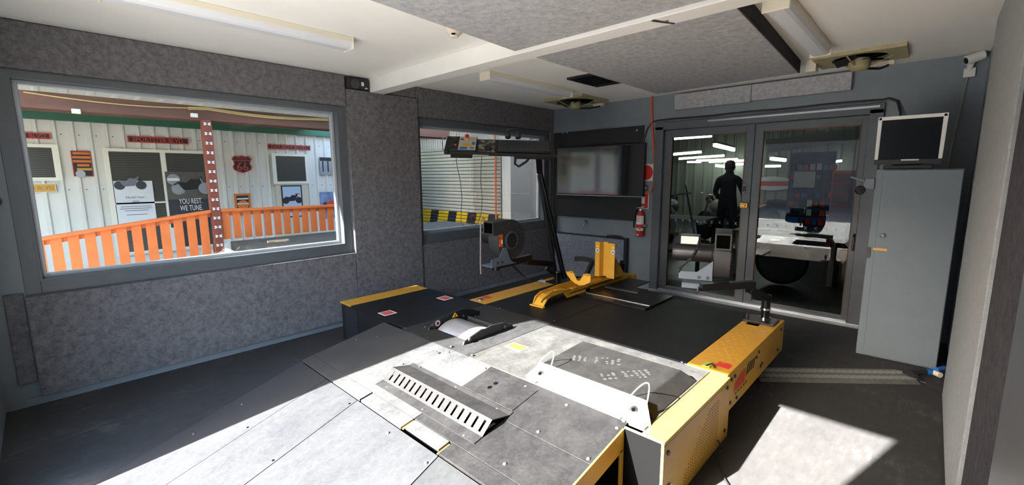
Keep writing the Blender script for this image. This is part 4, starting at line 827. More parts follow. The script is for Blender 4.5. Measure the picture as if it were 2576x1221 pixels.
vg = thing('ceiling_vent', 'black rectangular vent grille set in the ceiling beside the carpeted raft', 'vent', (1.55,3.7,ZC)); fr = MB(); fr.box(1.40,1.42,3.44,3.97,ZC-0.02,ZC); fr.box(1.68,1.70,3.44,3.97,ZC-0.02,ZC); fr.box(1.42,1.68,3.44,3.46,ZC-0.02,ZC); fr.box(1.42,1.68,3.95,3.97,ZC-0.02,ZC); fr.build('frame', m_black, vg); MB().box(1.42,1.68,3.46,3.95,ZC-0.004,ZC-0.001).build('throat', m_hole, vg)
for i in range(7): y_ = 3.50+i*0.065; MB().hexa([(1.42,y_,ZC-0.018),(1.68,y_,ZC-0.018),(1.68,y_+0.04,ZC-0.006),(1.42,y_+0.04,ZC-0.006)],[(1.42,y_,ZC-0.015),(1.68,y_,ZC-0.015),(1.68,y_+0.04,ZC-0.003),(1.42,y_+0.04,ZC-0.003)]).build('louvre', m_dgrey, vg)
SDC = tuple(ray(1143,84,z=2.362)); SDC = (SDC[0],SDC[1],ZC)
sd = thing('smoke_detector', 'cream smoke detector on the white ceiling beside the large carpeted raft', 'smoke detector', SDC); MB().lathe([(0.056,0),(0.056,-0.018),(0.052,-0.034),(0.036,-0.048),(0.034,-0.052),(0,-0.052)], SDC, n=26).build('housing', mat('pinkish_cream', sr(214,196,180), 0.5), sd); MB().lathe([(0.028,-0.052),(0.026,-0.063),(0,-0.064)],SDC,n=18).build('sensor_cap', m_cream, sd); MB().bar((SDC[0]+0.018,SDC[1]-0.038,ZC-0.053),(SDC[0]+0.035,SDC[1]-0.022,ZC-0.053),0.006,0.008).build('sensor_slot', m_hole, sd)
spk = thing('wall_speaker', 'small black loudspeaker tucked under the ceiling at the end of the white beam', 'speaker', (0.02,1.99,2.28)); MB().box(-0.028,0.03,1.878,2.108,2.276,2.385).build('case', m_plastic, spk, 0.012); MB().lathe([(0,0.001),(0.042,0.001),(0.045,0.006),(0.038,0.008),(0.02,0.003),(0,0.003)], (0.03,1.955,2.325),(1,0,0),22).build('cone', m_dgrey, spk)
MB().box(0.03,0.034,2.02,2.045,2.315,2.35).build('sticker', m_cream, spk); MB().prism([(2.055,2.285),(2.09,2.30),(2.06,2.305)],'x',0.03,0.033).build('sticker', m_cream, spk)
MB().cyl((0,-0.405,1.32),(0.035,-0.405,1.32),0.04,n=16).build('wall_knob', m_plastic, wall_l)
# ---------------------------------------------------------------- outside: yard, neighbouring building, walkway
m_ground = mat('yard_concrete', sr(128,126,120), 0.9, var=0.12, vscale=1.5)
struct(MB().box(-12, 16, -22, YF0, -0.14, -0.02).build('ground_front', m_ground))
struct(MB().box(-12, -0.18, YF0, 14, -0.14, -0.02).build('ground_side', mat('bounce_concrete', sr(190,188,182), 0.9, var=0.1, vscale=1.5)))  # unseen ground, made paler to bounce light onto the walkway
struct(MB().box(-0.62, -0.18, -0.6, 2.3, 2.45, 2.52).build('roof_eave', m_trim))
struct(MB().box(-8.5, -1.75, -4.25, -4, -0.02, 9).build('wall_sun_block', m_ground))  # unseen block added to keep the sun off the yard and shutter
struct(MB().box(-1.25, -0.25, -4.1, -4.0, -0.02, 5).build('wall_sill_sun_block', m_ground))  # unseen block added to keep the sun off the left of the sill
struct(MB().box(-7, -1, 4.3, 6.25, 2.9, 2.95).build('shutter_sky_block', m_trim))  # unseen sheet added to cut the sky light on the shutter
struct(MB().box(-16, 16, -18, -14, -0.02, 4.5).build('wall_reflection_block', mat('reflection_block', sr(120,112,108), 0.9, var=0.15, vscale=2)))  # unseen wall added to dim the doorway reflection in the door glass
struct(MB().box(-9, -3.64, -3.95, 4.48, -0.02, 4.2).build('wall_neighbour_sky_block', m_ground)); struct(MB().box(-7.1, -7.0, 4.48, 6.25, -0.02, 1.9).build('wall_sky_block', m_ground))  # unseen building bulk and side wall added to cut sky light on the shutter
m_sheet, _t, _b, _ = nt('cream_steel_sheet'); _n = noise(_t, 1.2, 4, 0.6)
_t.links.new(ramp(_t, _n.outputs[0], [(0.3, sr(212,208,196)), (0.7, sr(228,226,216))]).outputs[0], _b.inputs['Base Color']); _b.inputs['Roughness'].default_value = 0.4
XO = -3.6
def corrugated(name, a0, a1, z0, z1, pitch, depth, place, m, parent=None):
    """sheet with trapezoid ribs; place(a, d, z) puts a point"""
    k = MB(); a = a0; prof = []
    while a < a1:
        prof += [(a, 0), (a+pitch*0.62, 0), (a+pitch*0.72, depth), (a+pitch*0.88, depth), (a+pitch*0.98, 0)]; a += pitch
    n = len(prof); vs = [place(p, d, z) for z in (z0, z1) for p, d in prof]
    k.add(vs, [(i, i+1, n+i+1, n+i) for i in range(n-1)])
    return k.build(name, m, parent)
nb = thing('neighbouring_building', 'cream corrugated steel building across the walkway, hung with signs and posters', 'building', (XO, 1.0, 0))
corrugated('wall_cladding', -4.0, 4.5, -0.02, 2.45, 0.155, 0.03, lambda a, d, z: (XO+d, a, z), m_sheet, nb)
k = MB()
for i in range(40):
    y_ = -1.0+i*0.155+0.124
    for z_ in (1.98, 1.32): k.box(XO+0.030, XO+0.034, y_-0.006, y_+0.006, z_-0.006, z_+0.006)
k.build('cladding_screws', m_dgrey, nb, kind='stuff')
MB().box(XO+0.032, XO+0.10, -4.0, 4.5, 2.14, 2.27).build('green_fascia', mat('green_fascia', sr(40,92,66), 0.5), nb)
def yz(px0, py0, px1, py1, x):
    a, b = ray(px0, py0, x=x), ray(px1, py1, x=x); return min(a.y,b.y), max(a.y,b.y), min(a.z,b.z), max(a.z,b.z)
m_creamf = mat('cream_window_frame', sr(232,228,210), 0.45); m_blind, _t, _b, _ = nt('dark_window_blind')
_w = _t.nodes.new('ShaderNodeTexWave'); _w.bands_direction = 'Z'; _w.inputs['Scale'].default_value = 14; _tc = _t.nodes.new('ShaderNodeTexCoord'); _t.links.new(_tc.outputs['Object'], _w.inputs['Vector'])
_t.links.new(ramp(_t, _w.outputs['Fac'], [(0.3, sr(58,57,52)), (0.7, sr(86,84,76))]).outputs[0], _b.inputs['Base Color']); _b.inputs['Roughness'].default_value = 0.25
def fwin(y0, y1, z0, z1, mullions=(), bars=(), name='window'):
    w_ = MB().box(XO+0.002, XO+0.05, y0, y1, z0, z1).build(name, m_creamf, nb)
    ys_ = [y0]+list(mullions)+[y1]
    for a, b in zip(ys_, ys_[1:]): MB().box(XO+0.05, XO+0.053, a+0.028, b-0.028, z0+0.04, z1-0.04).build('pane', m_blind, w_)
    f = MB(); f.box(XO+0.0505, XO+0.062, y0-0.028, y1+0.028, z1-0.04, z1); f.box(XO+0.0505, XO+0.062, y0-0.028, y1+0.028, z0, z0+0.04)
    for a in ys_: f.box(XO+0.0505, XO+0.0615, a-0.028, a+0.028, z0+0.0402, z1-0.0402)
    for (a, b, z) in bars: f.box(XO+0.0625, XO+0.07, a, b, z-0.01, z+0.01)
    f.build('window_frame', m_creamf, w_); return w_
y0, y1, z0, z1 = yz(262,373,545,640,XO); ymid = ray(408,400,x=XO).y
wA = fwin(y0, y1, 0.45, z1, (ymid,), ((y0, ymid+0.12, ray(360,510,x=XO).z),))
y0, y1, z0, z1 = yz(40,361,150,455,XO); fwin(y0, y1, z0, z1)
y0, y1, z0, z1 = yz(684,386,772,462,XO); fwin(y0, y1, z0, z1); MB().box(XO+0.002, XO+0.045, y0, y1, 0.3, z0).build('door_panel', mat('cream_door', sr(206,198,172), 0.5), nb)
# signs
m_signred = mat('sign_red', sr(206,70,52), 0.5); m_signblk = mat('sign_black', sr(34,34,36), 0.5); m_signor = mat('sign_orange', sr(214,116,46), 0.5); m_gold = mat('sign_gold', sr(206,160,70), 0.5)
def plate(name, label, px, base, edge=None, cat='sign', bd=0.012, x=XO+0.032):
    y0, y1, z0, z1 = yz(*px, x); o = MB().box(x, x+0.006, y0, y1, z0, z1).build(name, edge or base, None); tag(o, label, cat)
    if edge: MB().box(x+0.006, x+0.008, y0+bd, y1-bd, z0+bd, z1-bd).build('sign_face', base, o)
    return o, y0, y1, z0, z1, x+0.0085
def wtext(s, size, y, z, x, m, o, sx=1.0, fit=None): return text(s, size, (x, y, z), (0,1,0), (0,0,1), m, o, sx=sx, fit=fit)
o, y0, y1, z0, z1, x = plate('street_sign', 'red and black street name sign above the postered window', (319,341,475,364), m_signblk, m_signred); wtext('SPORTSTER BLVD.', 0.1, (y0+y1)/2, (z0+z1)/2, x, m_signred, o, fit=((y1-y0)*0.84, (z1-z0)*0.62))
o, y0, y1, z0, z1, x = plate('street_sign', 'red and black street name sign above the half-glazed door', (672,362,781,379), m_signblk, m_signred); wtext('FAT BOY BLVD.', 0.1, (y0+y1)/2, (z0+z1)/2, x, m_signred, o, fit=((y1-y0)*0.84, (z1-z0)*0.62))
o, y0, y1, z0, z1, x = plate('street_sign', 'red street name sign cut off by the left edge of the window', (10,330,128,351), m_signblk, m_signred); wtext('IRON BLVD.', 0.1, (y0+y1)/2, (z0+z1)/2, x, m_signred, o, fit=((y1-y0)*0.84, (z1-z0)*0.62))
o, y0, y1, z0, z1, x = plate('gold_name_plate', 'gold name plate below the small left window', (30,463,143,484), m_gold, m_cream, bd=0.008); wtext('SPEED BLVD', (z1-z0)*0.55, (y0+y1)/2, (z0+z1)/2, x, mat('gold_ink', sr(150,108,36), 0.5), o)
# yellow bar poster
o, y0, y1, z0, z1, x = plate('tin_poster', 'orange and black tin poster with five bars of lettering', (176,379,236,444), m_signblk, m_signred, 'poster', 0.008)
for i, (a, b, m_) in enumerate(((0.10,0.95,m_signor),(0.06,0.95,m_signor),(0.06,0.98,m_signor),(0.25,0.85,m_signor),(0.2,0.95,m_gold))):
    zc = z1-(0.10+0.155*i)*(z1-z0); MB().box(x, x+0.001, y0+(y1-y0)*a, y0+(y1-y0)*b, zc-0.045*(z1-z0), zc+0.045*(z1-z0)).build('text_bar', m_, o)
MB().lathe([(0,0),(0.045,0),(0.045,0.001),(0,0.001)], (x, y0+(y1-y0)*0.35, z0+(z1-z0)*0.10), (1,0,0), 16).build('silver_motif', m_alu, o)
# shield
y0, y1, z0, z1 = yz(580,391,636,436,XO+0.02); cy_, cz_ = (y0+y1)/2, (z0+z1)/2; hw, hh = (y1-y0)/2, (z1-z0)/2
def shield(s): return [(cy_+hw*s*a, cz_+hh*s*b) for a, b in ((-0.72,0.98),(-0.35,0.9),(0,1.0),(0.35,0.9),(0.72,0.98),(1.0,0.62),(0.82,0.32),(0.8,0.05),(0.95,-0.3),(0.85,-0.62),(0.5,-0.82),(0,-1.0),(-0.5,-0.82),(-0.85,-0.62),(-0.95,-0.3),(-0.8,0.05),(-0.82,0.32),(-1.0,0.62))]
sh = MB().prism(shield(1.0), 'x', XO+0.032, XO+0.038).build('route_shield', m_signred); tag(sh, 'red and black highway shield sign numbered 66 on the cream wall', 'sign')
MB().prism(shield(0.88), 'x', XO+0.038, XO+0.040).build('shield_face', m_signblk, sh); MB().box(XO+0.040, XO+0.041, cy_-hw*0.8, cy_+hw*0.8, cz_+hh*0.42, cz_+hh*0.5).build('shield_bar', m_signred, sh)
wtext('66', hh*1.15, cy_, cz_-hh*0.32, XO+0.0405, m_signred, sh, 1.1); wtext('U S', hh*0.4, cy_, cz_+hh*0.22, XO+0.0405, m_signred, sh, 1.3); wtext('HARLEY', hh*0.3, cy_, cz_+hh*0.68, XO+0.0405, m_signred, sh, 1.1)
# orange poster with bar emblem
o, y0, y1, z0, z1, x = plate('emblem_poster', 'orange framed poster with black round emblem behind the slatted rail', (588,488,634,540), m_signblk, m_signor, 'poster', 0.03)
yc, zc = (y0+y1)/2, (z0+z1)/2; MB().lathe([(0,0),(0.075,0),(0.075,0.001),(0,0.001)], (x, yc, zc-0.01), (1,0,0), 22).build('emblem_disc', m_signor, o); MB().box(x+0.001, x+0.002, y0+0.035, y1-0.035, zc+0.0, zc+0.022).build('emblem_bar', m_whitep, o); MB().box(x+0.001, x+0.002, y0+0.035, y1-0.035, zc+0.075, zc+0.095).build('emblem_bar', m_whitep, o); wtext('MOTORCYCLES', 0.02, yc, zc+0.011, x+0.0025, m_signblk, o, 0.9)
# posters in the big window
XP = XO+0.064
def bikeart(o, yc, zc, s, x, mw, mb):
    for a in (-0.30, 0.30): MB().lathe([(0.10*s,0),(0.155*s,0),(0.155*s,0.001),(0.10*s,0.001)], (x, yc+a*s, zc-0.1*s), (1,0,0), 20).build('printed_wheel', mw, o)
    MB().prism([(yc+s*a, zc+s*b) for a, b in ((-0.34,0.10),(-0.12,0.06),(0.0,0.16),(0.14,0.14),(0.22,0.22),(0.26,0.20),(0.20,0.06),(0.12,-0.12),(-0.18,-0.14),(-0.26,-0.02))], 'x', x+0.001, x+0.002).build('printed_body', mb, o)
    MB().bar((x+0.0015, yc+0.2*s, zc+0.18*s), (x+0.0015, yc+0.32*s, zc-0.1*s), 0.002, 0.025*s, (0,1,0)).build('printed_fork', mw, o)
o, y0, y1, z0, z1, x = plate('window_poster', 'white poster with printed paragraph in the left pane of the big window', (284,456,396,566), m_paper, None, 'poster', x=XP)
m_ink = mat('grey_ink', sr(120,120,126), 0.7); yc = (y0+y1)/2; hh_ = z1-z0
wtext('Model Year', 0.04, yc, z1-hh_*0.36, x, m_ink, o); wtext('2020', 0.034, yc, z1-hh_*0.45, x, m_ink, o)
for i, wd in enumerate((0.80,0.84,0.62,0.0,0.55)):
    if wd: MB().box(x-0.0005, x+0.0005, yc-(y1-y0)*wd/2, yc+(y1-y0)*wd/2, z1-hh_*(0.56+0.045*i)-0.004, z1-hh_*(0.56+0.045*i)+0.004).build('printed_line', m_ink, o)
bikeart(o, yc-0.03, z1-0.02, 0.36, x, m_dgrey, m_ink)
o, y0, y1, z0, z1, x = plate('window_poster', 'dark motorcycle poster reading WE TUNE in the right pane of the big window', (414,432,528,566), mat('poster_dark', sr(88,84,76), 0.6, var=0.3, vscale=4), None, 'poster', x=XP)
yc = (y0+y1)/2; hh_ = z1-z0; MB().box(x-0.0006, x+0.0004, y0, y1, z0, z0+hh_*0.5).build('poster_lower', mat('poster_black', sr(52,53,56), 0.6), o)
bikeart(o, yc+0.06, z1-hh_*0.24, 0.52, x, m_alu, m_signblk); MB().lathe([(0.055,0),(0.075,0),(0.075,0.001),(0.055,0.001)], (x, y0+0.085, z1-hh_*0.14), (1,0,0), 22).build('round_badge', m_alu, o); MB().box(x, x+0.0015, y0+0.02, y0+0.15, z1-hh_*0.14-0.018, z1-hh_*0.14+0.018).build('badge_bar', m_whitep, o)
wtext('YOU REST.', 0.075, yc+0.03, z1-hh_*0.535, x+0.001, m_whitep, o, fit=((y1-y0)*0.60, hh_*0.095)); wtext('WE TUNE.', 0.075, yc+0.03, z1-hh_*0.66, x+0.001, m_whitep, o, fit=((y1-y0)*0.58, hh_*0.095))
for i in range(3): MB().box(x, x+0.001, yc-0.17, yc+0.2, z1-hh_*(0.77+0.035*i)-0.005, z1-hh_*(0.77+0.035*i)+0.003).build('printed_line', m_ink, o)
o, y0, y1, z0, z1, x = plate('door_poster', 'pale blue motorcycle poster in black frame below the door glass', (706,467,764,545), mat('poster_blue', sr(176,196,216), 0.6), m_signblk, 'poster', 0.02, XO+0.046)
bikeart(o, (y0+y1)/2, (z0+z1)/2+0.05, 0.34, x, m_signblk, m_signblk); MB().box(x, x+0.001, y1-0.12, y1-0.04, z1-0.15, z1-0.135).build('red_caption', m_signred, o)
o, y0, y1, z0, z1, x = plate('number_one_sign', 'black and silver number one sign cut off by the window edge', (803,396,850,440), m_alu, None, 'sign'); 
MB().box(x-0.0024,x,y0,y1,z1-0.06,z1).box(x-0.0024,x,y0+0.04,y0+0.06,z0+0.05,z1-0.06).box(x-0.0024,x,y0+0.13,y0+0.15,z0+0.05,z1-0.06).build('sign_black', m_signblk, o)
o, y0, y1, z0, z1, x = plate('photo_poster', 'blue photo poster of a motorcycle half hidden by the window edge', (803,484,860,545), mat('poster_blue2', sr(120,140,172), 0.6, var=0.5, vscale=9), None, 'poster'); bikeart(o, (y0+y1)/2, (z0+z1)/2+0.03, 0.30, x, m_signblk, m_signred)
# walkway: roof sheet, timber beam, laced post, rails
XW = -1.62
rf = thing('walkway_roof', 'corrugated walkway roof on a brown timber beam above the slatted rails', 'roof', (XW, 1.0, 2.2))
corrugated('roof_sheet', -3.5, 2.9, XO, -1.28, 0.19, 0.02, lambda a, d, z: (z, a, 2.30-d), m_sheet, rf)
m_timber = mat('brown_timber', sr(104,70,56), 0.7, var=0.25, vscale=6, stretch=(1, 0.12, 2))
MB().box(XW-0.08, XW, -3.5, 4.4, 2.062, 2.205).build('timber_beam', m_timber, rf, 0.004); MB().box(XW-0.09, XW-0.075, -3.5, 4.4, 2.045, 2.075).build('beam_batten', m_timber, rf)
for px, py in ((191,281),(487,291)):
    q = ray(px, py, x=XW); l = MB().box(q.x, q.x+0.05, q.y-0.03, q.y+0.03, q.z-0.02, q.z+0.02).build('walkway_lamp', m_cream, None, 0.004); tag(l, 'small white lamp on the timber beam ' + ('near the left end' if px < 300 else 'beside the laced post'), 'lamp'); MB().box(q.x+0.05, q.x+0.056, q.y-0.02, q.y+0.02, q.z-0.012, q.z+0.012).build('lens', m_whitep, l)
q = ray(802, 331, x=XW); l = MB().lathe([(0,0),(0.11,0),(0.10,-0.025),(0.06,-0.045),(0,-0.05)], (XW-0.5, 2.75, 2.20), n=18).build('round_lamp', m_cream); tag(l, 'round white lamp under the walkway roof at the window edge', 'lamp')
cw = MB()
for j, dz_ in enumerate((0.0, 0.012, -0.01)):
    pts = []
    for i in range(13): y_ = -0.2+i*0.22; pts.append((XW+0.012, y_ if j == 0 or y_ > 0.95 else 0.95+0.001*i, 2.185+dz_-0.035*math.sin(math.pi*((y_+0.2) % 1.3)/1.3)))
    cw.tube(pts if j == 0 else pts[5:], 0.005, 5)
cwo = cw.build('string_of_cable', mat('tan_cable', sr(206,180,120), 0.6), None, kind='stuff'); tag(cwo, 'bundle of tan cables slung along the brown timber beam', 'cable', kind='stuff')
ps = thing('walkway_post', 'red brown steel post with white lacing standing between the orange rails', 'post', (XW, 1.14, 0)); yp = ray(529,420,x=XW).y
m_postc = mat('red_brown_steel', sr(124,62,44), 0.55, var=0.1)
MB().box(XW-0.05, XW+0.05, yp-0.042, yp+0.042, -0.02, 2.06).build('post', m_postc, ps, 0.003)
for i in range(15):
    z_ = 0.62+i*0.1; k = MB(); k.bar((XW+0.052,yp-0.03,z_-0.011),(XW+0.052,yp+0.03,z_+0.011),0.012,0.004,(1,0,0)); k.bar((XW+0.052,yp+0.03,z_-0.011),(XW+0.052,yp-0.03,z_+0.011),0.012,0.004,(1,0,0)); k.build('lacing_cross', m_whitep, ps)
m_orail = mat('orange_rail_paint', sr(214,112,52), 0.5, var=0.10, vscale=7)
def rail(label, y0, y1, zt0, zt1, zb0, zb1, pitch, bw):
    r = thing('slatted_rail', label, 'railing', (XW, (y0+y1)/2, 0), 'orange walkway railings')
    def zt(y): return zt0+(zt1-zt0)*(y-y0)/(y1-y0)
    def zb(y): return zb0+(zb1-zb0)*(y-y0)/(y1-y0)
    MB().prism([(y0,zt(y0)),(y1,zt(y1)),(y1,zt(y1)-0.03),(y0,zt(y0)-0.03)],'x',XW-0.045,XW+0.04).build('top_rail', m_orail, r, 0.003)
    MB().prism([(y0,zt(y0)-0.03),(y1,zt(y1)-0.03),(y1,zt(y1)-0.075),(y0,zt(y0)-0.075)],'x',XW-0.035,XW-0.0).build('sub_rail', m_orail, r)
    y = y0+0.01
    while y < y1-bw*0.5:
        MB().prism([(y,zb(y)),(y+bw,zb(y+bw)),(y+bw,zt(y+bw)-0.03),(y,zt(y)-0.03)],'x',XW,XW+0.022).build('slat', m_orail, r); y += pitch
rail('orange slatted rail sloping up along the ramp, left of the laced post', -1.1, yp-0.045, 0.83, 1.108, 0.25, 0.52, 0.113, 0.076)
rail('level orange slatted rail to the right of the laced post', yp+0.045, 3.4, 1.112, 1.088, 0.775, 0.76, 0.108, 0.072)
gb = MB().box(-1.55, -0.45, 1.2, 4.2, -0.02, 0.752).build('garden_bed', mat('dark_soil', sr(60,64,60), 0.9, var=0.4, vscale=7)); tag(gb, 'dark raised garden bed in front of the level orange rail', 'garden bed')
for i, (px, py) in enumerate(((688,603),(712,610),(706,620))):
    q = ray(px, py, x=-1.1); o = MB().bar((q.x,q.y-0.06,0.763),(q.x+0.02*(i-1),q.y+0.06,0.763),0.03,0.02).build('timber_offcut', mat('pale_wood', sr(208,184,150), 0.7)); tag(o, ('pale timber offcut nearest the laced post on the garden bed','middle pale timber offcut on the garden bed','lowest pale timber offcut on the garden bed, nearest the window')[i], 'offcut', 'timber offcuts')
# ---------------------------------------------------------------- outside window 2: roller shutter
YS = 6.2
sw = struct(corrugated('wall_shutter_side', -7.0, -1.0, -0.02, 3.6, 0.085, 0.012, lambda a, d, z: (a, YS+0.05-d, z), m_sheet))
sx1 = ray(1260,450,y=YS).x; shz = ray(1052,380,y=YS).z
rs_ = thing('roller_shutter', 'grey slatted roller shutter with yellow and black hazard stripes at its foot', 'roller shutter', (-4.0, YS, 0))
m_slat = mat('shutter_grey', sr(206,198,174), 0.45, 0.1, var=0.05)
m_haz, _t, _b, _ = nt('hazard_stripes'); _g = _t.nodes.new('ShaderNodeNewGeometry'); _sp = _t.nodes.new('ShaderNodeSeparateXYZ'); _t.links.new(_g.outputs['Position'], _sp.inputs[0])
def _mth(op, a, b):
    n = _t.nodes.new('ShaderNodeMath'); n.operation = op
    for i, v in enumerate((a, b)):
        if hasattr(v, 'is_linked'): _t.links.new(v, n.inputs[i])
        else: n.inputs[i].default_value = v
    return n.outputs[0]
_s = _mth('SUBTRACT', _sp.outputs['X'], _mth('MULTIPLY', _sp.outputs['Z'], 0.28)); _s = _mth('FRACT', _mth('MULTIPLY', _mth('ADD', _s, 20.32), 1/0.66), 0)
_s = _mth('GREATER_THAN', _s, 0.56); _t.links.new(mixc(_t, _s, sr(232,190,28), sr(40,38,36)), _b.inputs['Base Color']); _b.inputs['Roughness'].default_value = 0.45
def slatmesh(m):
    k = MB(); x0, x1 = -6.6-(-4.0), sx1-(-4.0); pr = [(0.0,0.002),(-0.010,0.012),(-0.014,0.035),(-0.010,0.058),(0.0,0.066),(0.004,0.066),(0.004,0.002)]
    return k.prism(pr, 'x', x0, x1).build('slat', m, rs_, local=True)
sa, sb = slatmesh(m_slat), slatmesh(m_haz); first = {True: True, False: True}; zz = 0.0; i = 0
while zz < shz-0.03:
    hz = zz < 0.64; src = sb if hz else sa
    if first[hz]: src.location = Vector((-4.0,YS,zz))-wloc(rs_); first[hz] = False
    else: inst(src.data, 'slat', rs_, (-4.0,YS,zz))
    zz += 0.075
MB().box(-6.6, sx1, YS+0.006, YS+0.012, 0, shz).build('shutter_backing', m_dgrey, rs_); MB().box(-5.0, -3.9, YS-0.12, YS, shz+0.28, shz+0.55).build('shutter_hood', m_slat, rs_)
oc2 = MB().tube([(ray(1247,450,y=YS-0.1).x, YS-0.1, 2.6),(ray(1247,450,y=YS-0.1).x, YS-0.1, 0.55)],0.018,6).build('orange_rope', m_orange); tag(oc2, 'straight orange rope hanging in front of the roller shutter', 'rope')
MB().box(ray(1316,450,y=YS).x, ray(1326,450,y=YS).x, YS-0.02, YS+0.04, 0, 3.0).build('corner_flashing', m_creamf, sw)
# ---------------------------------------------------------------- workshop behind the glass doors
WY = 15.0
struct(MB().box(-0.98, 9, YB+0.12, 6.4, -0.12, -0.001).box(-5, 9, 6.4, WY, -0.12, -0.001).build('floor_workshop', mat('workshop_floor', sr(58,60,54), 0.35, var=0.25, vscale=3)))
struct(MB().box(-0.98, 9, YB+0.12, 6.4, 3.6, 3.7).box(-5, 9, 6.4, WY, 3.6, 3.7).build('ceiling_workshop', mat('workshop_ceiling', sr(120,126,120), 0.8)))
struct(MB().box(-5, -4.9, 6.4, WY, 0, 3.6).build('wall_workshop_left', mat('workshop_wall', sr(92,98,94), 0.8))); struct(MB().box(8.9, 9, YB+0.12, WY, 0, 3.6).build('wall_workshop_right', mat('workshop_wall2', sr(80,84,84), 0.8)))
struct(corrugated('wall_workshop_far', -5, 9, 0, 3.6, 0.3, 0.03, lambda a, d, z: (a, WY-d, z), mat('workshop_sheet', sr(150,154,142), 0.6)))
_m = mat('workshop_front', sr(96,100,100), 0.8)
_w = MB(); _w.box(-5, -0.9, 6.4, 6.48, 0, 3.6); _w.box(-0.98, -0.9, YB+0.12, 6.4, 0, 3.6); _w.box(-0.9, -0.18, YB+0.12, YB+0.2, 0, 3.6); _w.box(XR+0.1, 9, YB+0.12, YB+0.2, 0, 3.6); _w.box(-0.18, XR+0.1, YB+0.12, YB+0.2, ZC-0.2, 3.6); struct(_w.build('wall_workshop_front', _m))
m_tube = glow('lit_tube', (0.92,1.0,0.96), 3.2)
tubes = ((1695,349,1790,342,9.0),(1693,389,1764,383,11.0),(1708,400,1822,392,12.5),(1752,405,1856,401,13.5),(1784,408,1874,404,14.4),(1729,408,1763,408,14.4),(1800,418,1823,420,14.6),(1822,416,1874,413,14.8),(1925,419,1964,418,13.0),(1940,400,1975,404,9.5),(1992,408,2016,412,12.0),(1797,366,1846,378,8.0),(2080,410,2118,405,14.5))
TL = ('topmost long tube light at the head of the left door leaf','long tube light second from the top in the left leaf','long tube light just below the second one in the left leaf','thin tube light in the middle of the low cluster, left leaf','thin tube light meeting the door stile in the left leaf','short tube light at the left of the low cluster, left leaf','shortest and lowest tube light in the left leaf','lowest long tube light touching the stile in the left leaf','tube light at the left edge of the right leaf','short slanted tube light under the duct in the right leaf','short slanted tube light right of the other one in the right leaf','wide slanted tube light alone at upper right of the left leaf','short bright tube light at the far right of the right leaf')
for i, (a, b, c_, d_, yy) in enumerate(tubes):
    p, q = ray(a, b, y=yy), ray(c_, d_, y=yy+(0.9 if i in (9,11) else 0.0)); r = thing('workshop_tube_light', TL[i], 'tube light', p.lerp(q,0.5), 'workshop tube lights')
    MB().cyl(p, q, 0.028, n=10).build('tube', m_tube, r); MB().bar(p+Vector((0,0,0.05)), q+Vector((0,0,0.05)), 0.09, 0.03).build('batten', m_cream, r)
    for w_ in (p, q): MB().cyl(w_+Vector((0,0,0.05)), (w_.x,w_.y,3.6), 0.004, n=5).build('hanger', m_dgrey, r)
# pale ceiling duct in front of the right leaf
dk = MB().hexa([ray(1935,385,y=8),ray(2130,360,y=8),ray(2130,360,y=7.4),ray(1935,385,y=7.4)],[ray(1925,352,y=8),ray(2110,330,y=8),ray(2110,330,y=7.4),ray(1925,352,y=7.4)]).build('ceiling_duct', mat('pale_duct', sr(168,164,160), 0.6)); tag(dk, 'pale boxed duct under the workshop ceiling behind the right door leaf', 'duct')
# work table and clutter on the left
tb = thing('work_table', 'work table with pale top behind the left door leaf', 'table', (1.3,6.6,0)); MB().box(0.5,1.75,6.2,6.9,0.78,0.82).build('table_top', m_paper, tb, 0.003)
for x_ in (0.55,1.68):
    for y_ in (6.25,6.83): MB().box(x_,x_+0.045,y_,y_+0.045,0,0.78).build('leg', m_dgrey, tb)
MB().box(0.6,1.7,6.3,6.85,0.3,0.33).build('lower_shelf', mat('brown_board', sr(70,54,40), 0.7), tb)
br = thing('broom', 'blue handled broom leaning in the workshop behind the left door leaf', 'broom', ray(1750,600,y=6.0)); MB().cyl(ray(1724,466,y=6.4),ray(1749,600,y=5.9),0.014,n=10).build('handle', mat('blue_handle', sr(120,150,190), 0.4), br); MB().lathe([(0.0,0),(0.04,0.0),(0.03,0.05),(0.014,0.07),(0,0.07)], ray(1749,606,y=5.9), n=14).build('head', m_steel, br)
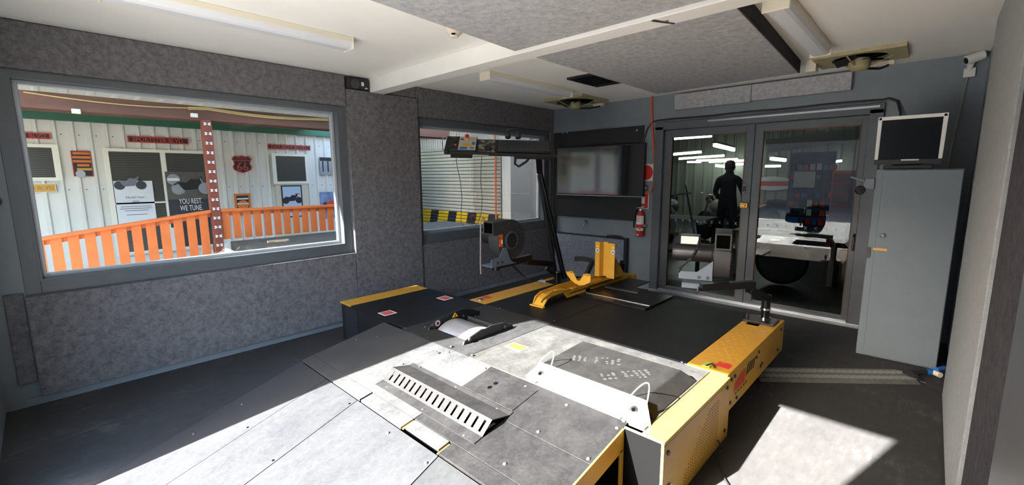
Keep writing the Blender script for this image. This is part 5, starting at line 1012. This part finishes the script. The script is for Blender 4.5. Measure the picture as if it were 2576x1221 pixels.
def motorbike(label, x, y, rz, col):
    r = thing('motorcycle', label, 'motorcycle', (x,y,0), 'motorcycles in the workshop'); R_ = Matrix.Translation((x,y,0)) @ Matrix.Rotation(rz,4,'Z')
    def B(mb, name, m): return mb.xf(R_).build(name, m, r)
    for a in (-0.72, 0.72):
        w_ = MB(); w_.lathe([(0.24,-0.05),(0.31,-0.06),(0.335,0),(0.31,0.06),(0.24,0.05)], (a,0,0.335), (0,1,0), 26); w_.lathe([(0.24,0.05),(0.24,-0.05)], (a,0,0.335), (0,1,0), 26); B(w_, 'tyre', m_blackmatt)
        k = MB(); k.lathe([(0.215,-0.02),(0.245,-0.03),(0.245,0.03),(0.215,0.02)],(a,0,0.335),(0,1,0),24)
        for i in range(8): t = 2*math.pi*i/8; k.bar((a,0,0.335),(a+0.22*math.cos(t),0,0.335+0.22*math.sin(t)),0.012,0.012,(0,1,0))
        B(k, 'wheel', m_chrome)
    B(MB().hexa([(-0.25,-0.16,0.35),(0.28,-0.16,0.35),(0.28,0.16,0.35),(-0.25,0.16,0.35)],[(-0.22,-0.13,0.68),(0.25,-0.13,0.68),(0.25,0.13,0.68),(-0.22,0.13,0.68)]), 'engine', m_steel)
    B(MB().lathe([(0,-0.32),(0.10,-0.28),(0.15,-0.1),(0.16,0.08),(0.11,0.26),(0,0.30)],(0.12,0,0.80),(1,0,-0.05),18), 'fuel_tank', col); B(MB().lathe([(0,-0.34),(0.10,-0.30),(0.14,-0.05),(0.13,0.2),(0,0.3)],(-0.42,0,0.70),(1,0,-0.1),14), 'seat', m_blackmatt)
    for s_ in (-0.09,0.09): B(MB().cyl((0.72,s_,0.335),(0.44,s_,1.0),0.024,n=10), 'fork', m_chrome)
    B(MB().tube([(0.28,-0.38,1.08),(0.40,-0.2,1.05),(0.44,0,1.02),(0.40,0.2,1.05),(0.28,0.38,1.08)],0.014,8), 'handlebar', m_chrome); B(MB().lathe([(0,0.09),(0.08,0.07),(0.09,0),(0.05,-0.06),(0,-0.07)],(0.55,0,0.92),(1,0,0),18), 'headlight', m_chrome); B(MB().tube([(0.1,-0.2,0.3),(-0.4,-0.22,0.3),(-0.95,-0.22,0.34)],0.045,10), 'exhaust_pipe', m_chrome); B(MB().prism([(-1.06,0.42),(-0.95,0.62),(-0.72,0.72),(-0.5,0.64),(-0.5,0.60),(-0.72,0.68),(-0.92,0.58),(-1.02,0.42)],'y',-0.09,0.09), 'rear_mudguard', col)
motorbike('dark motorcycle with chrome fork at the far left of the workshop', 0.1, 8.9, 1.9, m_signblk); motorbike('pale tanked motorcycle beside the person in the workshop', 0.95, 9.6, 2.4, m_cream); motorbike('red motorcycle parked deep in the workshop behind the right leaf', 1.7, 12.8, 0.5, m_signred)
# person seen from behind
pe = thing('person', 'person in dark clothes standing with back turned in the workshop', 'person', (1.33,8.6,0)); P0 = Vector((1.33,8.6,0))
def skin(name, verts, edges, radii, m, root=0):
    me = bpy.data.meshes.new(name); me.from_pydata([tuple(Vector(v)) for v in verts], edges, []); o = bpy.data.objects.new(name, me); COL.objects.link(o); o.parent = pe
    md = o.modifiers.new('skin','SKIN'); md.use_smooth_shade = True
    for i, r in enumerate(radii): sv = me.skin_vertices[0].data[i]; sv.radius = (r if isinstance(r, tuple) else (r, r)); sv.use_root = (i == root)
    o.modifiers.new('sub','SUBSURF').levels = 2; me.materials.append(m); o.modifiers['sub'].render_levels = 2; return o
V = [(0,0,0.92),(0,0,1.10),(0,-0.01,1.30),(0,-0.01,1.40),(0,0.01,1.49),(0,0.02,1.60),
     (-0.17,0,1.37),(-0.25,0.05,1.12),(-0.20,0.24,0.98),(0.17,0,1.37),(0.25,0.05,1.12),(0.20,0.24,0.98),
     (-0.10,0,0.86),(-0.12,0.02,0.48),(-0.12,-0.02,0.08),(-0.12,0.14,0.04),(0.10,0,0.86),(0.12,0.02,0.48),(0.12,-0.02,0.08),(0.12,0.14,0.04)]
E_ = [(0,1),(1,2),(2,3),(3,4),(4,5),(3,6),(6,7),(7,8),(3,9),(9,10),(10,11),(0,12),(12,13),(13,14),(14,15),(0,16),(16,17),(17,18),(18,19)]
RD = [(0.15,0.11),(0.145,0.105),(0.16,0.115),(0.10,0.09),0.055,0.06,0.072,0.05,0.038,0.072,0.05,0.038,0.09,0.062,0.045,0.04,0.09,0.062,0.045,0.04]
m_cloth = mat('dark_clothing', sr(26,27,30), 0.9); m_skin = mat('skin', sr(178,128,108), 0.6)
skin('body', V, E_, RD, m_cloth)
hd = MB().lathe([(0,-0.125),(0.05,-0.115),(0.07,-0.06),(0.082,0.0),(0.08,0.05),(0.055,0.10),(0,0.118)], P0+Vector((0,0.02,1.60)), n=20).build('head', m_skin, pe)
MB().lathe([(0.081,-0.055),(0.089,0.0),(0.088,0.055),(0.062,0.108),(0,0.126)], P0+Vector((0,0.012,1.605)), n=20).build('hair', mat('dark_hair', sr(30,26,24), 0.8), pe)
for s_ in (-1,1):
    MB().lathe([(0,-0.01),(0.022,-0.006),(0.022,0.006),(0,0.01)], P0+Vector((0.083*s_,0.02,1.59)), (1,0,0), 12).build('ear', m_skin, pe)
    hc = P0+Vector((0.20*s_,0.27,0.97)); MB().lathe([(0,-0.05),(0.03,-0.04),(0.036,0),(0.028,0.045),(0,0.05)], hc, (0,1,-0.3), 12).build('hand', m_skin, pe)
# bench, tool wall, shelves on the right
bn_ = thing('tool_board', 'tall blue tool board hung with red and grey packs at the back of the workshop', 'tool board', (2.2,11.5,0)); y0 = 11.5
a, b = ray(1990,385,y=y0), ray(2085,575,y=y0); MB().box(a.x,b.x,y0,y0+0.06,0.0,a.z).build('board', mat('blue_board', sr(54,74,120), 0.6, var=0.3, vscale=5), bn_)
random.seed(11)
for r_ in range(7):
    for c_ in range(7):
        xx = a.x+0.04+c_*(b.x-a.x)/7; zz = 0.35+r_*0.2; m_ = random.choice([m_signred, m_dgrey, m_paper, m_blue, m_signblk, m_red]); MB().box(xx, xx+0.08+0.04*random.random(), y0-0.05, y0, zz, zz+0.09+0.06*random.random()).build('hung_pack', m_, bn_)
cp = ray(2022,455,y=y0-0.1); MB().box(cp.x-0.2,cp.x+0.2,y0-0.07,y0-0.06,cp.z-0.15,cp.z+0.2).build('price_card', m_paper, bn_)
rc = thing('red_tool_cabinet', 'tall red cabinet beside the tool board in the workshop', 'cabinet', (2.9,10.8,0)); a, b = ray(2095,430,y=10.6), ray(2130,570,y=10.6); MB().box(a.x,b.x,10.6,11.1,0,a.z).build('body', m_signred, rc, 0.01)
for i in range(7): MB().box(a.x+0.02,b.x-0.02,10.585,10.6,0.1+i*0.2,0.27+i*0.2).build('drawer', mat('drawer_red', sr(120,40,38), 0.5), rc)
ov = MB().lathe([(0,0),(0.5,0.0),(0.5,0.02),(0,0.02)], ray(1942,462,y=WY-0.032), (0,-1,0), 26); ov.xf(Matrix.Translation(ray(1942,462,y=WY-0.032)) @ Matrix.Diagonal((1.2,1,0.42,1)) @ Matrix.Translation(-ray(1942,462,y=WY-0.032))); o = ov.build('oval_sign', m_paper); tag(o, 'oval red and white sign on the far workshop wall', 'sign'); q = ray(1942,462,y=WY-0.055); MB().box(q.x-0.45,q.x+0.45,WY-0.056,WY-0.0521,q.z-0.07,q.z+0.07).build('red_band', m_signred, o)
# bench with white reflection sheets and a black tyre stool near the right leaf
wb_ = thing('service_bench', 'low black service bench with white sheets behind the right door leaf', 'bench', (2.75,7.0,0)); MB().box(2.0,3.3,6.7,7.3,0.62,0.66).build('bench_top', m_black, wb_, 0.005)
for x_ in (2.05,3.2): MB().box(x_,x_+0.06,6.75,7.25,0,0.62).build('leg', m_dgrey, wb_)
for i, (x_, y_, a_) in enumerate(((2.15,6.85,0.2),(2.55,6.9,-0.1),(2.95,6.8,0.05))): o = MB().box(-0.15,0.15,-0.1,0.1,0,0.004+0.008*i).xf(Matrix.Translation((x_+0.15,y_+0.12,0.6605)) @ Matrix.Rotation(a_,4,'Z')).build('reflection_sheet', m_paper); tag(o, ('thin white sheet added for the glass reflection, at the left end of the service bench','white slab added for the glass reflection, in the middle of the service bench','thick white slab added for the glass reflection, at the right end of the service bench')[i], 'paper')  # white slabs added for the bright reflections in the door glass
ty = thing('spare_tyre', 'black tyre with red rim leaning under the service bench', 'tyre', (2.72,6.5,0)); MB().lathe([(0.19,-0.07),(0.27,-0.08),(0.31,0),(0.27,0.08),(0.19,0.07)], (2.72,6.5,0.31), (0.2,-1,0.15), 30).build('tyre', m_blackmatt, ty); MB().lathe([(0.0,-0.02),(0.18,-0.03),(0.195,0.05),(0.18,0.05),(0.15,0.0),(0,0.0)], (2.72,6.5,0.31), (0.2,-1,0.15), 26).build('rim', m_signred, ty)
